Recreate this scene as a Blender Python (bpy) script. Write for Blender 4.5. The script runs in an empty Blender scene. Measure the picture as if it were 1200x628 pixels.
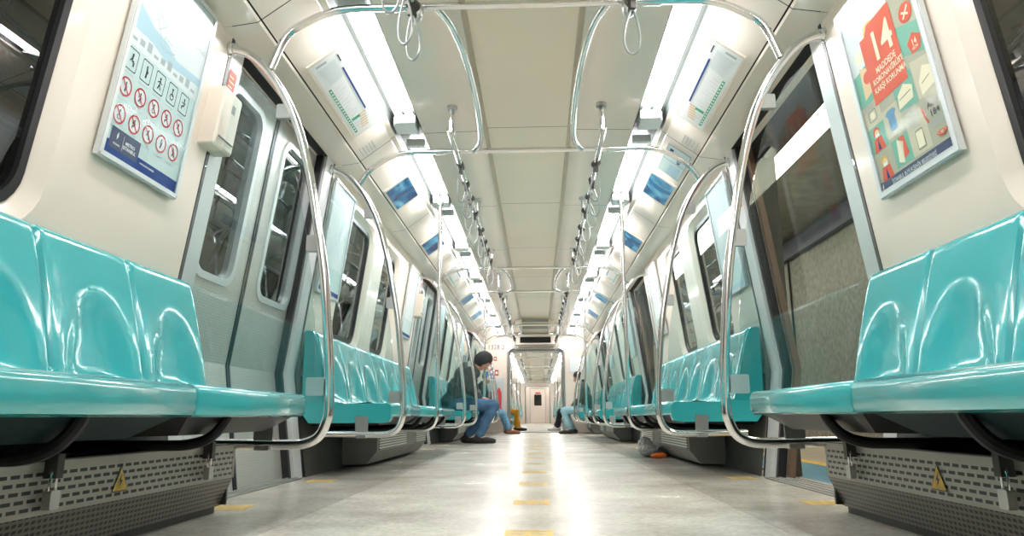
import bpy, math, random
from mathutils import Vector, Matrix
from mathutils.geometry import tessellate_polygon
random.seed(7)
C = bpy.context.scene.collection
PI = math.pi

# ------------------------------------------------------------------ materials
def nt_new(name):
    m = bpy.data.materials.new(name); m.use_nodes = True
    nt = m.node_tree; nt.nodes.clear()
    out = nt.nodes.new('ShaderNodeOutputMaterial')
    return m, nt, out
def pbr(name, col, rough=.5, metal=0., coat=0., noise=0., nscale=8., bump=0., bscale=60., spec=.5, stretch=None, rnoise=0.):
    m, nt, out = nt_new(name)
    b = nt.nodes.new('ShaderNodeBsdfPrincipled')
    b.inputs['Base Color'].default_value = (*col, 1); b.inputs['Roughness'].default_value = rough
    b.inputs['Metallic'].default_value = metal; b.inputs['Coat Weight'].default_value = coat
    b.inputs['Coat Roughness'].default_value = .06
    b.inputs['Specular IOR Level'].default_value = spec
    nt.links.new(b.outputs[0], out.inputs[0])
    if noise or bump or rnoise:
        tc = nt.nodes.new('ShaderNodeTexCoord'); mp = nt.nodes.new('ShaderNodeMapping')
        nt.links.new(tc.outputs['Object'], mp.inputs[0])
        if stretch: mp.inputs['Scale'].default_value = stretch
    if noise or rnoise:
        n = nt.nodes.new('ShaderNodeTexNoise'); n.inputs['Scale'].default_value = nscale; n.inputs['Detail'].default_value = 6
        nt.links.new(mp.outputs[0], n.inputs[0])
    if noise:
        r = nt.nodes.new('ShaderNodeMapRange'); r.inputs[1].default_value = .3; r.inputs[2].default_value = .7
        r.inputs[3].default_value = 1 - noise; r.inputs[4].default_value = 1 + noise * .6
        mx = nt.nodes.new('ShaderNodeVectorMath'); mx.operation = 'SCALE'; mx.inputs[0].default_value = col
        nt.links.new(n.outputs[0], r.inputs[0]); nt.links.new(r.outputs[0], mx.inputs[3]); nt.links.new(mx.outputs[0], b.inputs['Base Color'])
    if rnoise:
        r = nt.nodes.new('ShaderNodeMapRange'); r.inputs[3].default_value = max(.02, rough - rnoise); r.inputs[4].default_value = rough + rnoise
        nt.links.new(n.outputs[0], r.inputs[0]); nt.links.new(r.outputs[0], b.inputs['Roughness'])
    if bump:
        n2 = nt.nodes.new('ShaderNodeTexNoise'); n2.inputs['Scale'].default_value = bscale
        nt.links.new(mp.outputs[0], n2.inputs[0])
        bp = nt.nodes.new('ShaderNodeBump'); bp.inputs['Strength'].default_value = bump; bp.inputs['Distance'].default_value = .01
        nt.links.new(n2.outputs[0], bp.inputs['Height']); nt.links.new(bp.outputs[0], b.inputs['Normal'])
    return m
def emit(name, col, s):
    m, nt, out = nt_new(name); e = nt.nodes.new('ShaderNodeEmission')
    e.inputs[0].default_value = (*col, 1); e.inputs[1].default_value = s
    nt.links.new(e.outputs[0], out.inputs[0]); return m
def glass(name, tint, bias=.04, ior=1.5, rough=.0, gain=.8):
    m, nt, out = nt_new(name)
    t = nt.nodes.new('ShaderNodeBsdfTransparent'); t.inputs[0].default_value = (*tint, 1)
    g = nt.nodes.new('ShaderNodeBsdfGlossy'); g.inputs['Roughness'].default_value = rough
    lw = nt.nodes.new('ShaderNodeLayerWeight'); lw.inputs[0].default_value = .5
    f = nt.nodes.new('ShaderNodeMath'); f.operation = 'POWER'; f.inputs[1].default_value = 3.5
    gm = nt.nodes.new('ShaderNodeMath'); gm.operation = 'MULTIPLY'; gm.inputs[1].default_value = gain
    nt.links.new(lw.outputs['Facing'], f.inputs[0])
    a = nt.nodes.new('ShaderNodeMath'); a.operation = 'ADD'; a.use_clamp = True; a.inputs[1].default_value = bias
    mx = nt.nodes.new('ShaderNodeMixShader')
    nt.links.new(f.outputs[0], gm.inputs[0]); nt.links.new(gm.outputs[0], a.inputs[0]); nt.links.new(a.outputs[0], mx.inputs[0])
    nt.links.new(t.outputs[0], mx.inputs[1]); nt.links.new(g.outputs[0], mx.inputs[2]); nt.links.new(mx.outputs[0], out.inputs[0])
    return m
def slots(name, metalcol, dark, bw, rh, mort, rough=.4, axes=(1, 2)):
    """sheet metal pierced by staggered slots"""
    m, nt, out = nt_new(name)
    tc = nt.nodes.new('ShaderNodeTexCoord'); sp = nt.nodes.new('ShaderNodeSeparateXYZ'); cb = nt.nodes.new('ShaderNodeCombineXYZ')
    nt.links.new(tc.outputs['Object'], sp.inputs[0])
    nt.links.new(sp.outputs[axes[0]], cb.inputs[0]); nt.links.new(sp.outputs[axes[1]], cb.inputs[1])
    br = nt.nodes.new('ShaderNodeTexBrick'); br.inputs['Scale'].default_value = 1
    br.inputs['Brick Width'].default_value = bw; br.inputs['Row Height'].default_value = rh
    br.inputs['Mortar Size'].default_value = mort; br.inputs['Mortar Smooth'].default_value = .15
    br.inputs['Color1'].default_value = (*dark, 1); br.inputs['Color2'].default_value = (*dark, 1); br.inputs['Mortar'].default_value = (*metalcol, 1)
    nt.links.new(cb.outputs[0], br.inputs[0])
    b = nt.nodes.new('ShaderNodeBsdfPrincipled'); b.inputs['Roughness'].default_value = rough
    nt.links.new(br.outputs[0], b.inputs['Base Color'])
    mm = nt.nodes.new('ShaderNodeMath'); mm.operation = 'MULTIPLY'; mm.inputs[1].default_value = .5
    nt.links.new(br.outputs['Fac'], mm.inputs[0]); nt.links.new(mm.outputs[0], b.inputs['Metallic'])
    nt.links.new(b.outputs[0], out.inputs[0]); return m

M = {}
M['teal'] = pbr('seat_teal', (.042, .41, .43), .16, coat=.6, noise=.05, nscale=2.5, rnoise=.05)
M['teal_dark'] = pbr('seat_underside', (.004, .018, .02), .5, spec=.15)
M['cream'] = pbr('wall_cream', (.82, .725, .62), .28, noise=.03, nscale=1.5, coat=.2)
M['ceil'] = pbr('ceiling_panel', (.87, .79, .69), .22, noise=.03, nscale=1.2, coat=.3)
M['ceil_center'] = pbr('ceiling_centre', (.92, .805, .65), .3, noise=.03, nscale=1.2)
M['ceil_rib'] = pbr('ceiling_rib', (.50, .42, .31), .35)
M['gap'] = pbr('dark_gap', (.02, .02, .02), .8)
M['brown'] = pbr('brown_strip', (.12, .07, .045), .5)
M['chrome'] = pbr('polished_steel', (.78, .79, .79), .13, 1., rnoise=.04, nscale=30)
M['steel'] = pbr('brushed_steel', (.56, .57, .56), .32, 1., noise=.08, nscale=12, stretch=(1, 1, .1))
M['alu'] = pbr('pale_aluminium', (.66, .69, .69), .36, .55, noise=.04)
M['post'] = pbr('post_grey_paint', (.62, .63, .62), .35, .15, noise=.05, nscale=4)
M['rubber'] = pbr('black_rubber', (.012, .012, .014), .35)
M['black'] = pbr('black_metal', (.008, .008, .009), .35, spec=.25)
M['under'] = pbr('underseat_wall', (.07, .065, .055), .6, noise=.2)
M['grey'] = pbr('grey_paint', (.27, .27, .25), .5, .1, noise=.12, nscale=5)
M['bracket'] = pbr('dark_bracket', (.06, .055, .05), .45, .4)
M['heater'] = slots('heater_slots', (.42, .40, .36), (.012, .012, .012), .043, .0205, .0062)
M['heater2'] = slots('heater_slots_fine', (.20, .19, .17), (.01, .01, .01), .022, .016, .004)
M['vent'] = slots('vent_louvres', (.80, .79, .74), (.10, .10, .09), .09, .02, .006)
M['tube'] = emit('fluorescent_tube', (1., .965, .97), 35)
M['lamp_back'] = pbr('lamp_tray', (.055, .065, .06), .35)
M['pane'] = glass('window_glass', (.42, .47, .46), .10)
M['pane_dark'] = glass('window_glass_dark', (.12, .14, .14), .07)
M['screen'] = glass('clear_screen_glass', (.88, .95, .95), .06)
M['poster_glass'] = glass('poster_cover', (.97, .98, .98), .0, gain=.12, rough=.08)
M['white'] = pbr('white_print', (.80, .84, .83), .3)
M['paper'] = pbr('poster_paper', (.58, .72, .71), .5, spec=.2)
M['paper_white'] = pbr('poster_paper_white', (.74, .80, .80), .5, spec=.2)
M['sea'] = pbr('poster_sea', (.45, .64, .72), .5, spec=.2)
M['line'] = pbr('poster_line', (.40, .46, .48), .4)
M['ink'] = pbr('poster_ink', (.03, .035, .05), .4)
M['red'] = pbr('print_red', (.55, .04, .05), .35)
M['redor'] = pbr('print_orange_red', (.72, .13, .075), .5, spec=.2)
M['navy'] = pbr('print_navy', (.02, .06, .24), .5, spec=.2)
M['navy2'] = pbr('print_navy_dark', (.03, .05, .12), .3)
M['green'] = pbr('print_green', (.03, .40, .22), .35)
M['mint'] = pbr('print_mint', (.20, .47, .36), .5, spec=.2)
M['khaki'] = pbr('print_khaki', (.45, .45, .34), .5, spec=.2)
M['sand'] = pbr('print_sand', (.60, .57, .42), .5, spec=.2)
M['yellow'] = pbr('print_yellow', (.72, .46, .07), .4, noise=.25, nscale=40)
M['peach'] = pbr('print_peach', (.80, .55, .30), .35)
M['blue'] = pbr('print_blue', (.10, .28, .45), .35)
M['cream_ink'] = pbr('print_cream', (.85, .78, .56), .35)
M['skin'] = pbr('skin', (.52, .28, .19), .5, noise=.08, nscale=20)
M['hair'] = pbr('dark_hair', (.012, .010, .009), .55, bump=.5, bscale=150)
M['jeans'] = pbr('blue_denim', (.06, .15, .27), .85, noise=.3, nscale=9, bump=.3, bscale=300)
M['jeans2'] = pbr('light_denim', (.13, .30, .46), .85, noise=.25, nscale=9, bump=.3, bscale=300)
M['jeans3'] = pbr('pale_denim', (.28, .48, .56), .85, noise=.2, nscale=9, bump=.3, bscale=300)
M['olive'] = pbr('olive_jacket', (.045, .065, .06), .7, noise=.25, nscale=7, bump=.3, bscale=60)
M['darkjacket'] = pbr('dark_jacket', (.02, .028, .032), .7, noise=.25, nscale=7)
M['greyjacket'] = pbr('grey_green_jacket', (.10, .115, .09), .8, noise=.2, nscale=7)
M['shoe'] = pbr('dark_shoe', (.018, .016, .014), .6, noise=.2)
M['brownshoe'] = pbr('brown_leather', (.22, .075, .03), .5, noise=.2)
M['whiteshoe'] = pbr('white_shoe', (.75, .76, .78), .5)
M['mustard'] = pbr('mustard_cloth', (.75, .36, .02), .85, noise=.15)
M['capblue'] = pbr('blue_cap', (.02, .22, .62), .7)
M['plasticbag'] = pbr('plastic_bag', (.28, .28, .26), .25, bump=.8, bscale=40)
M['orange'] = pbr('orange_foil', (.75, .13, .01), .4)
M['plat_blue'] = pbr('platform_blue', (.01, .20, .34), .5, noise=.1)
M['plat_tile'] = pbr('platform_tile', (.33, .30, .24), .5, noise=.2)
M['brass'] = pbr('brass_edge', (.55, .38, .18), .3, .9)
M['copper'] = pbr('brown_rubber', (.14, .085, .055), .5)
M['lightpanel'] = emit('station_light', (1., .90, .70), 10)

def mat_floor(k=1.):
    m, nt, out = nt_new('floor_vinyl')
    b = nt.nodes.new('ShaderNodeBsdfPrincipled'); nt.links.new(b.outputs[0], out.inputs[0]); b.inputs['Specular IOR Level'].default_value = .15
    tc = nt.nodes.new('ShaderNodeTexCoord')
    n = nt.nodes.new('ShaderNodeTexNoise'); n.inputs['Scale'].default_value = 1.6; n.inputs['Detail'].default_value = 8; n.inputs['Roughness'].default_value = .65
    n2 = nt.nodes.new('ShaderNodeTexNoise'); n2.inputs['Scale'].default_value = 45; n2.inputs['Detail'].default_value = 4
    for x in (n, n2): nt.links.new(tc.outputs['Object'], x.inputs[0])
    cr = nt.nodes.new('ShaderNodeValToRGB')
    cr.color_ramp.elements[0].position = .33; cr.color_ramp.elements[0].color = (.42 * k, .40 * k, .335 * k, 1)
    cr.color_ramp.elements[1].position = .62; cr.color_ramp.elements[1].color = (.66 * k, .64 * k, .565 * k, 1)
    nt.links.new(n.outputs[0], cr.inputs[0])
    mx = nt.nodes.new('ShaderNodeMix'); mx.data_type = 'RGBA'; mx.blend_type = 'MULTIPLY'; mx.inputs[0].default_value = .5
    r2 = nt.nodes.new('ShaderNodeMapRange'); r2.inputs[1].default_value = .3; r2.inputs[2].default_value = .7; r2.inputs[3].default_value = .6; r2.inputs[4].default_value = 1.15
    nt.links.new(n2.outputs[0], r2.inputs[0]); nt.links.new(cr.outputs[0], mx.inputs[6]); nt.links.new(r2.outputs[0], mx.inputs[7])
    # k scales the vinyl colour; the side bands use a darker copy
    nt.links.new(mx.outputs[2], b.inputs['Base Color'])
    r = nt.nodes.new('ShaderNodeMapRange'); r.inputs[3].default_value = .17; r.inputs[4].default_value = .33
    nt.links.new(n.outputs[0], r.inputs[0]); nt.links.new(r.outputs[0], b.inputs['Roughness'])
    bp = nt.nodes.new('ShaderNodeBump'); bp.inputs['Strength'].default_value = .06; bp.inputs['Distance'].default_value = .004
    nt.links.new(n2.outputs[0], bp.inputs['Height']); nt.links.new(bp.outputs[0], b.inputs['Normal'])
    return m
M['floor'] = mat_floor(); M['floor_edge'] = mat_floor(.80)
M['floor_side'] = pbr('floor_side_band', (.23, .22, .19), .2, noise=.25, nscale=3, rnoise=.08)
def mat_door():
    m, nt, out = nt_new('door_steel')
    b = nt.nodes.new('ShaderNodeBsdfPrincipled'); b.inputs['Metallic'].default_value = .5; b.inputs['Roughness'].default_value = .32
    nt.links.new(b.outputs[0], out.inputs[0])
    tc = nt.nodes.new('ShaderNodeTexCoord'); sp = nt.nodes.new('ShaderNodeSeparateXYZ'); cb = nt.nodes.new('ShaderNodeCombineXYZ')
    nt.links.new(tc.outputs['Object'], sp.inputs[0]); nt.links.new(sp.outputs[2], cb.inputs[0]); nt.links.new(sp.outputs[1], cb.inputs[1])
    br = nt.nodes.new('ShaderNodeTexBrick'); br.inputs['Scale'].default_value = 1; br.inputs['Brick Width'].default_value = .028; br.inputs['Row Height'].default_value = .012
    br.inputs['Mortar Size'].default_value = .0018; br.inputs['Color1'].default_value = (.66, .65, .60, 1); br.inputs['Color2'].default_value = (.60, .59, .54, 1); br.inputs['Mortar'].default_value = (.40, .39, .36, 1)
    nt.links.new(cb.outputs[0], br.inputs[0]); nt.links.new(br.outputs[0], b.inputs['Base Color'])
    return m
M['door'] = mat_door()
def mat_tv():
    m, nt, out = nt_new('tv_picture')
    tc = nt.nodes.new('ShaderNodeTexCoord'); w = nt.nodes.new('ShaderNodeTexNoise'); w.inputs['Scale'].default_value = 3.2; w.inputs['Distortion'].default_value = 1.6; w.inputs['Detail'].default_value = 2
    nt.links.new(tc.outputs['Object'], w.inputs[0])
    cr = nt.nodes.new('ShaderNodeValToRGB'); e = cr.color_ramp.elements
    e[0].position = .3; e[0].color = (.012, .025, .08, 1); e[1].position = .75; e[1].color = (.10, .30, .40, 1)
    k = e.new(.5); k.color = (.02, .10, .19, 1)
    nt.links.new(w.outputs[0], cr.inputs[0])
    b = nt.nodes.new('ShaderNodeBsdfPrincipled'); b.inputs['Roughness'].default_value = .15
    nt.links.new(cr.outputs[0], b.inputs['Base Color']); nt.links.new(cr.outputs[0], b.inputs['Emission Color']); b.inputs['Emission Strength'].default_value = .7
    nt.links.new(b.outputs[0], out.inputs[0]); return m
M['tv'] = mat_tv()
M['tunnel'] = pbr('tunnel_concrete', (.09, .088, .08), .8, noise=.4, nscale=3, bump=.4, bscale=20)
M['stone'] = pbr('station_stone', (.24, .225, .195), .6, noise=.35, nscale=14)
M['band'] = pbr('station_dark_band', (.06, .06, .11), .4, noise=.2, nscale=4)
M['station_ceiling'] = pbr('station_ceiling', (.32, .29, .25), .7, noise=.2, nscale=5)

# ------------------------------------------------------------------ mesh builder
class MB:
    def __init__(s): s.v = []; s.f = []; s.m = []
    def add(s, vs, fs, m=0):
        o = len(s.v); s.v += [tuple(v) for v in vs]
        for f in fs: s.f.append([i + o for i in f]); s.m.append(m)
    def box(s, x0, x1, y0, y1, z0, z1, m=0):
        vs = [(x, y, z) for x in (x0, x1) for y in (y0, y1) for z in (z0, z1)]
        s.add(vs, [(0, 1, 3, 2), (4, 6, 7, 5), (0, 4, 5, 1), (2, 3, 7, 6), (0, 2, 6, 4), (1, 5, 7, 3)], m)
    def sweep(s, prof, y0, y1, m=0, closed=False, caps=False, ys=None):
        """prof: list of (x,z); swept along Y"""
        ys = ys or [y0, y1]; n = len(prof)
        vs = [(x, y, z) for y in ys for x, z in prof]; fs = []
        k = n if closed else n - 1
        for j in range(len(ys) - 1):
            for i in range(k):
                a = j * n + i; b = j * n + (i + 1) % n
                fs.append((a, b, b + n, a + n))
        if caps: fs += [tuple(range(n))[::-1], tuple(range((len(ys) - 1) * n, len(ys) * n))]
        s.add(vs, fs, m)
    def tube(s, pts, r, seg=12, m=0, closed=False, caps=True):
        P = [Vector(p) for p in pts]; n = len(P); R = r if isinstance(r, (list, tuple)) else [r] * n
        T = []
        for i in range(n):
            a = P[(i - 1) % n] if (closed or i > 0) else P[i]; b = P[(i + 1) % n] if (closed or i < n - 1) else P[i]
            T.append((b - a).normalized())
        up = Vector((0, 0, 1)) if abs(T[0].z) < .9 else Vector((0, 1, 0))
        N = (up - T[0] * up.dot(T[0])).normalized(); vs = []
        for i in range(n):
            if i: N = (N - T[i] * N.dot(T[i])).normalized()
            B = T[i].cross(N)
            for k in range(seg):
                a = 2 * PI * k / seg; vs.append(P[i] + (N * math.cos(a) + B * math.sin(a)) * R[i])
        fs = []
        for i in range(n if closed else n - 1):
            for k in range(seg):
                a = i * seg + k; b = i * seg + (k + 1) % seg; j = (i + 1) % n
                fs.append((a, b, j * seg + (k + 1) % seg, j * seg + k))
        if caps and not closed: fs += [tuple(range(seg))[::-1], tuple(range((n - 1) * seg, n * seg))]
        s.add(vs, fs, m)
    def sphere(s, c, r, m=0, u=16, v=10, rot=None):
        r = r if isinstance(r, (tuple, list)) else (r, r, r); vs = []; fs = []
        for j in range(v + 1):
            t = PI * j / v
            for i in range(u):
                p = 2 * PI * i / u
                q = Vector((r[0] * math.sin(t) * math.cos(p), r[1] * math.sin(t) * math.sin(p), r[2] * math.cos(t)))
                if rot: q = rot @ q
                vs.append(q + Vector(c))
        for j in range(v):
            for i in range(u):
                a = j * u + i; b = j * u + (i + 1) % u; fs.append((a, b, b + u, a + u))
        s.add(vs, fs, m)
    def poly3(s, pts, thick, nrm, m=0):
        """a prism from a planar polygon of 3D points"""
        nrm = Vector(nrm); n = len(pts)
        vs = [Vector(p) for p in pts] + [Vector(p) + nrm * thick for p in pts]
        tri = tessellate_polygon([[Vector(p) for p in pts]])
        fs = [tuple(t) for t in tri] + [tuple(i + n for i in t)[::-1] for t in tri]
        fs += [(i, (i + 1) % n, (i + 1) % n + n, i + n) for i in range(n)]
        s.add(vs, fs, m)
    def build(s, name, mats, parent=None, smooth=True, ang=35, origin=None):
        me = bpy.data.meshes.new(name)
        o3 = Vector(origin) if origin else Vector((0, 0, 0))
        me.from_pydata([tuple(Vector(v) - o3) for v in s.v] if origin else s.v, [], s.f)
        mats = mats if isinstance(mats, (list, tuple)) else [mats]
        for m in mats: me.materials.append(M[m] if isinstance(m, str) else m)
        me.polygons.foreach_set('material_index', s.m)
        me.update()
        if smooth:
            me.shade_smooth(); me.set_sharp_from_angle(angle=math.radians(ang))
        o = bpy.data.objects.new(name, me); C.objects.link(o); o.location = o3
        if parent:
            o.parent = parent
            wl = Vector(parent.get('wl', (0, 0, 0)))
            o.location = o3 - wl
            o['wl'] = tuple(o3)
        else: o['wl'] = tuple(o3)
        return o
def tag(o, label=None, cat=None, group=None, kind=None):
    if label: o['label'] = label
    if cat: o['category'] = cat
    if group: o['group'] = group
    if kind: o['kind'] = kind
    return o
def thing(name, label, cat, loc=(0, 0, 0), group=None):
    o = bpy.data.objects.new(name, None); C.objects.link(o); o.location = loc; o['wl'] = tuple(loc); o.empty_display_size = .1
    return tag(o, label, cat, group)
def struct(name, mb, mats, parent=None, **k):
    o = mb.build(name, mats, parent, **k)
    if not parent: o['kind'] = 'structure'
    return o
def copy_tree(o, parent=None):
    c = o.copy(); C.objects.link(c)
    if parent: c.parent = parent
    for ch in list(o.children): copy_tree(ch, c)
    return c
def spline(pts, n=6):
    """Catmull-Rom through points"""
    P = [Vector(p) for p in pts]; P = [P[0] * 2 - P[1]] + P + [P[-1] * 2 - P[-2]]; out = []
    for i in range(1, len(P) - 2):
        for k in range(n):
            t = k / n; a, b, c, d = P[i - 1:i + 3]
            out.append(.5 * ((2 * b) + (-a + c) * t + (2 * a - 5 * b + 4 * c - d) * t * t + (-a + 3 * b - 3 * c + d) * t ** 3))
    out.append(P[-2]); return out
def rrect(x0, x1, y0, y1, r, n=6):
    out = []
    for cx, cy, a in ((x1 - r, y1 - r, 0), (x0 + r, y1 - r, 90), (x0 + r, y0 + r, 180), (x1 - r, y0 + r, 270)):
        for k in range(n + 1):
            t = math.radians(a + 90 * k / n); out.append((cx + r * math.cos(t), cy + r * math.sin(t)))
    return out

# text outlines as mesh data
_tc = {}
def text_data(txt, bold=False):
    if txt in _tc: return _tc[txt]
    cu = bpy.data.curves.new('t', 'FONT'); cu.body = txt; cu.size = 1; cu.resolution_u = 2; cu.align_x = 'CENTER'
    if bold: cu.offset = .02
    ob = bpy.data.objects.new('t', cu); C.objects.link(ob)
    bpy.context.view_layer.update()
    me = ob.to_mesh(); vs = [(v.co.x, v.co.y) for v in me.vertices]; fs = [tuple(p.vertices) for p in me.polygons]
    ob.to_mesh_clear(); bpy.data.objects.remove(ob); bpy.data.curves.remove(cu)
    _tc[txt] = (vs, fs); return vs, fs
class Flat:
    """drawing on a plane: o origin, U right, V up, N towards viewer"""
    def __init__(s, o, U, V, N): s.o, s.U, s.V, s.N = Vector(o), Vector(U), Vector(V), Vector(N); s.mb = MB(); s.mats = []; s.d = .0006; s.warp = None
    def mi(s, m):
        if m not in s.mats: s.mats.append(m)
        return s.mats.index(m)
    def P(s, u, v, d=0):
        if s.warp: u, v = s.warp(u, v)
        return s.o + s.U * u + s.V * v + s.N * d
    def poly(s, pts, m, lift=1):
        tri = tessellate_polygon([[Vector((u, v, 0)) for u, v in pts]])
        s.mb.add([s.P(u, v, s.d * lift) for u, v in pts], [tuple(t) for t in tri], s.mi(m))
    def rect(s, u0, u1, v0, v1, m, lift=1): s.poly([(u0, v0), (u1, v0), (u1, v1), (u0, v1)], m, lift)
    def ring(s, pts, w, m, lift=2):
        n = len(pts); cx = sum(p[0] for p in pts) / n; cy = sum(p[1] for p in pts) / n
        inn = []
        for p in pts:
            d = math.hypot(p[0] - cx, p[1] - cy); k = (d - w) / d; inn.append((cx + (p[0] - cx) * k, cy + (p[1] - cy) * k))
        vs = [s.P(u, v, s.d * lift) for u, v in pts] + [s.P(u, v, s.d * lift) for u, v in inn]
        s.mb.add(vs, [(i, (i + 1) % n, (i + 1) % n + n, i + n) for i in range(n)], s.mi(m))
    def circ(s, u, v, r, m, lift=1, n=20): s.poly([(u + r * math.cos(2 * PI * k / n), v + r * math.sin(2 * PI * k / n)) for k in range(n)], m, lift)
    def line(s, pts, w, m, lift=2):
        for a, b in zip(pts, pts[1:]):
            dx, dy = b[0] - a[0], b[1] - a[1]; L = math.hypot(dx, dy) or 1; nx, ny = -dy / L * w / 2, dx / L * w / 2
            s.poly([(a[0] + nx, a[1] + ny), (b[0] + nx, b[1] + ny), (b[0] - nx, b[1] - ny), (a[0] - nx, a[1] - ny)], m, lift)
    def text(s, t, u, v, h, m, lift=3, sx=1., bold=True, rot=0.):
        vs, fs = text_data(t, bold); c, d = math.cos(rot), math.sin(rot)
        s.mb.add([s.P(u + h * (x * sx * c - y * d), v + h * (x * sx * d + y * c), s.d * lift) for x, y in vs], fs, s.mi(m))
    def build(s, name, parent): return s.mb.build(name, s.mats, parent, smooth=False)

# ------------------------------------------------------------------ dimensions of the train
P = 5.44                                   # door pitch
def wx(z):                                 # half width of the inner wall at a height
    pts = [(-.1, 1.447), (0, 1.46), (.65, 1.552), (2.2, 1.347), (2.6, 1.294)]
    for (a, b), (c, d) in zip(pts, pts[1:]):
        if z <= c: return b + (d - b) * (z - a) / (c - a)
    return 1.29
CAR1 = dict(y0=-3.5, y1=17.3, doors=[-1.69, 3.75, 9.19, 14.63], last=17.2)
CAR2 = dict(y0=18.0, y1=39.6, doors=[20.75, 26.19, 31.63, 37.07])
DW0, DW1 = -.66, .70                       # door opening relative to its centre
ORD = ['first', 'second', 'third', 'fourth', 'fifth', 'sixth', 'seventh', 'eighth', 'ninth', 'tenth', 'eleventh', 'twelfth']
SIDE = {-1: 'left', 1: 'right'}

# ------------------------------------------------------------------ shell: floor, ceiling, walls
def car_shell(car, idx):
    y0, y1 = car['y0'], car['y1']
    mb = MB()
    mb.box(-.86, .86, y0, y1, -.05, 0)
    f = struct('floor', mb, 'floor')
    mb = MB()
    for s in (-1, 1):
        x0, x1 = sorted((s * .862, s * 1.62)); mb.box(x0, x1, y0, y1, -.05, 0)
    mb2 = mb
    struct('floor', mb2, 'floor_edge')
    # ceiling: panels with real gaps, dark backing above
    g = 1.8133; k0 = math.floor((y0 - 3.75) / g) - 1
    cuts = [y0] + [3.75 + g * (k + .5) for k in range(k0, 60) if y0 + .1 < 3.75 + g * (k + .5) < y1 - .1] + [y1]
    pan, cen, bk = MB(), MB(), MB()
    for a, b in zip(cuts, cuts[1:]):
        a += .003; b -= .003
        cen.sweep([(-.285, 2.385), (.285, 2.385)], a, b)
        for s in (-1, 1):
            pan.sweep([(s * .315, 2.372), (s * .33, 2.362), (s * .55, 2.357), (s * .738, 2.352), (s * .742, 2.362)], a, b)
            pan.sweep([(s * .945, 2.352), (s * .945, 2.335), (s * .975, 2.318), (s * .98, 2.305), (s * 1.185, 2.152)], a, b)
            pan.sweep([(s * 1.192, 2.148), (s * 1.20, 2.138), (s * 1.335, 2.118), (s * 1.40, 2.112), (s * 1.46, 2.105), (s * 1.46, 2.2)], a, b)
    bk.sweep([(-1.7, 2.43), (1.7, 2.43)], y0, y1)
    for s in (-1, 1):
        bk.sweep([(s * .288, 2.40), (s * .31, 2.40)], y0, y1)
        bk.sweep([(s * .96, 2.36), (s * 1.20, 2.17), (s * 1.5, 2.15)], y0, y1)
        bk.sweep([(s * .945, 2.36), (s * 1.0, 2.36)], y0, y1)
    c = struct('ceiling', pan, 'ceil'); struct('ceiling_panels', cen, 'ceil_center', c); struct('ceiling_backing', bk, 'gap', c)
    rib = MB()
    for s in (-1, 1):
        rib.sweep([(s * .284, 2.384), (s * .290, 2.374), (s * .312, 2.374), (s * .318, 2.372)], y0, y1)
    struct('trim_ceiling', rib, 'ceil_rib')
    # outer skin so no light leaks
    sk = MB(); sk.sweep([(-1.75, 0), (-1.75, 2.45), (1.75, 2.45), (1.75, 0)][1:3], y0, y1); struct('ceiling_outer', sk, 'gap', c)

def wall_bay(s, y0, y1, windows, n):
    """inner wall panel between two doors with window openings; windows (ya, yb, za, zb, r)"""
    zt = 2.16; zb = .65
    outer = [(y0, zb), (y1, zb), (y1, zt), (y0, zt)]
    hol = [rrect(a, b, c, d, r) for a, b, c, d, r in windows]
    loops = [[Vector((y, z, 0)) for y, z in outer]] + [[Vector((y, z, 0)) for y, z in h] for h in hol]
    tri = tessellate_polygon(loops); flat = [p for l in loops for p in l]
    mb = MB(); mb.add([(s * wx(p[1]), p[0], p[1]) for p in flat], [tuple(t) for t in tri])
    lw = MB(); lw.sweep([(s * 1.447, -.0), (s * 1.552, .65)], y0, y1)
    lw.box(*sorted((s * wx(.9), s * 1.70)), y0, y0 + .004, 0, zt); lw.box(*sorted((s * wx(.9), s * 1.70)), y1 - .004, y1, 0, zt)
    for (a, b, c, d, r), h in zip(windows, hol):     # recessed surround
        k = len(h); i2 = rrect(a + .02, b - .02, c + .02, d - .02, r); i3 = rrect(a + .05, b - .05, c + .05, d - .05, max(.04, r - .02))
        vs = [(s * wx(z), y, z) for y, z in h] + [(s * (wx(z) + .02), y, z) for y, z in i2] + [(s * (wx(z) + .05), y, z) for y, z in i3]
        mb.add(vs, [(q * k + i, q * k + (i + 1) % k, (q + 1) * k + (i + 1) % k, (q + 1) * k + i) for q in range(2) for i in range(k)])
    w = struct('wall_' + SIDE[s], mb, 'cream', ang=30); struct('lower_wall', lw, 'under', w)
    for (a, b, c, d, r) in windows:
        wn = struct('window_%d' % n[0], ring_mb(s, a + .048, b - .048, c + .048, d - .048, max(.04, r - .02), .03, .05, .02), 'rubber'); n[0] += 1
        p = rrect(a + .07, b - .07, c + .07, d - .07, max(.03, r - .04)); pm = MB()
        tri = tessellate_polygon([[Vector((y, z, 0)) for y, z in p]])
        pm.add([(s * (wx(z) + .056), y, z) for y, z in p], [tuple(t) for t in tri])
        struct('window_pane', pm, 'pane', wn, smooth=False)
def ring_mb(s, a, b, c, d, r, w, off, depth):
    o = rrect(a, b, c, d, r); i = rrect(a + w, b - w, c + w, d - w, max(.01, r - w * .6)); k = len(o); mb = MB()
    vs = []
    for q, lp, dx in ((0, o, off), (1, o, off - depth * .6), (2, i, off - depth * .6), (3, i, off + .01)):
        vs += [(s * (wx(z) + dx), y, z) for y, z in lp]
    mb.add(vs, [(q * k + j, q * k + (j + 1) % k, (q + 1) * k + (j + 1) % k, (q + 1) * k + j) for q in range(3) for j in range(k)])
    return mb

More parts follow.
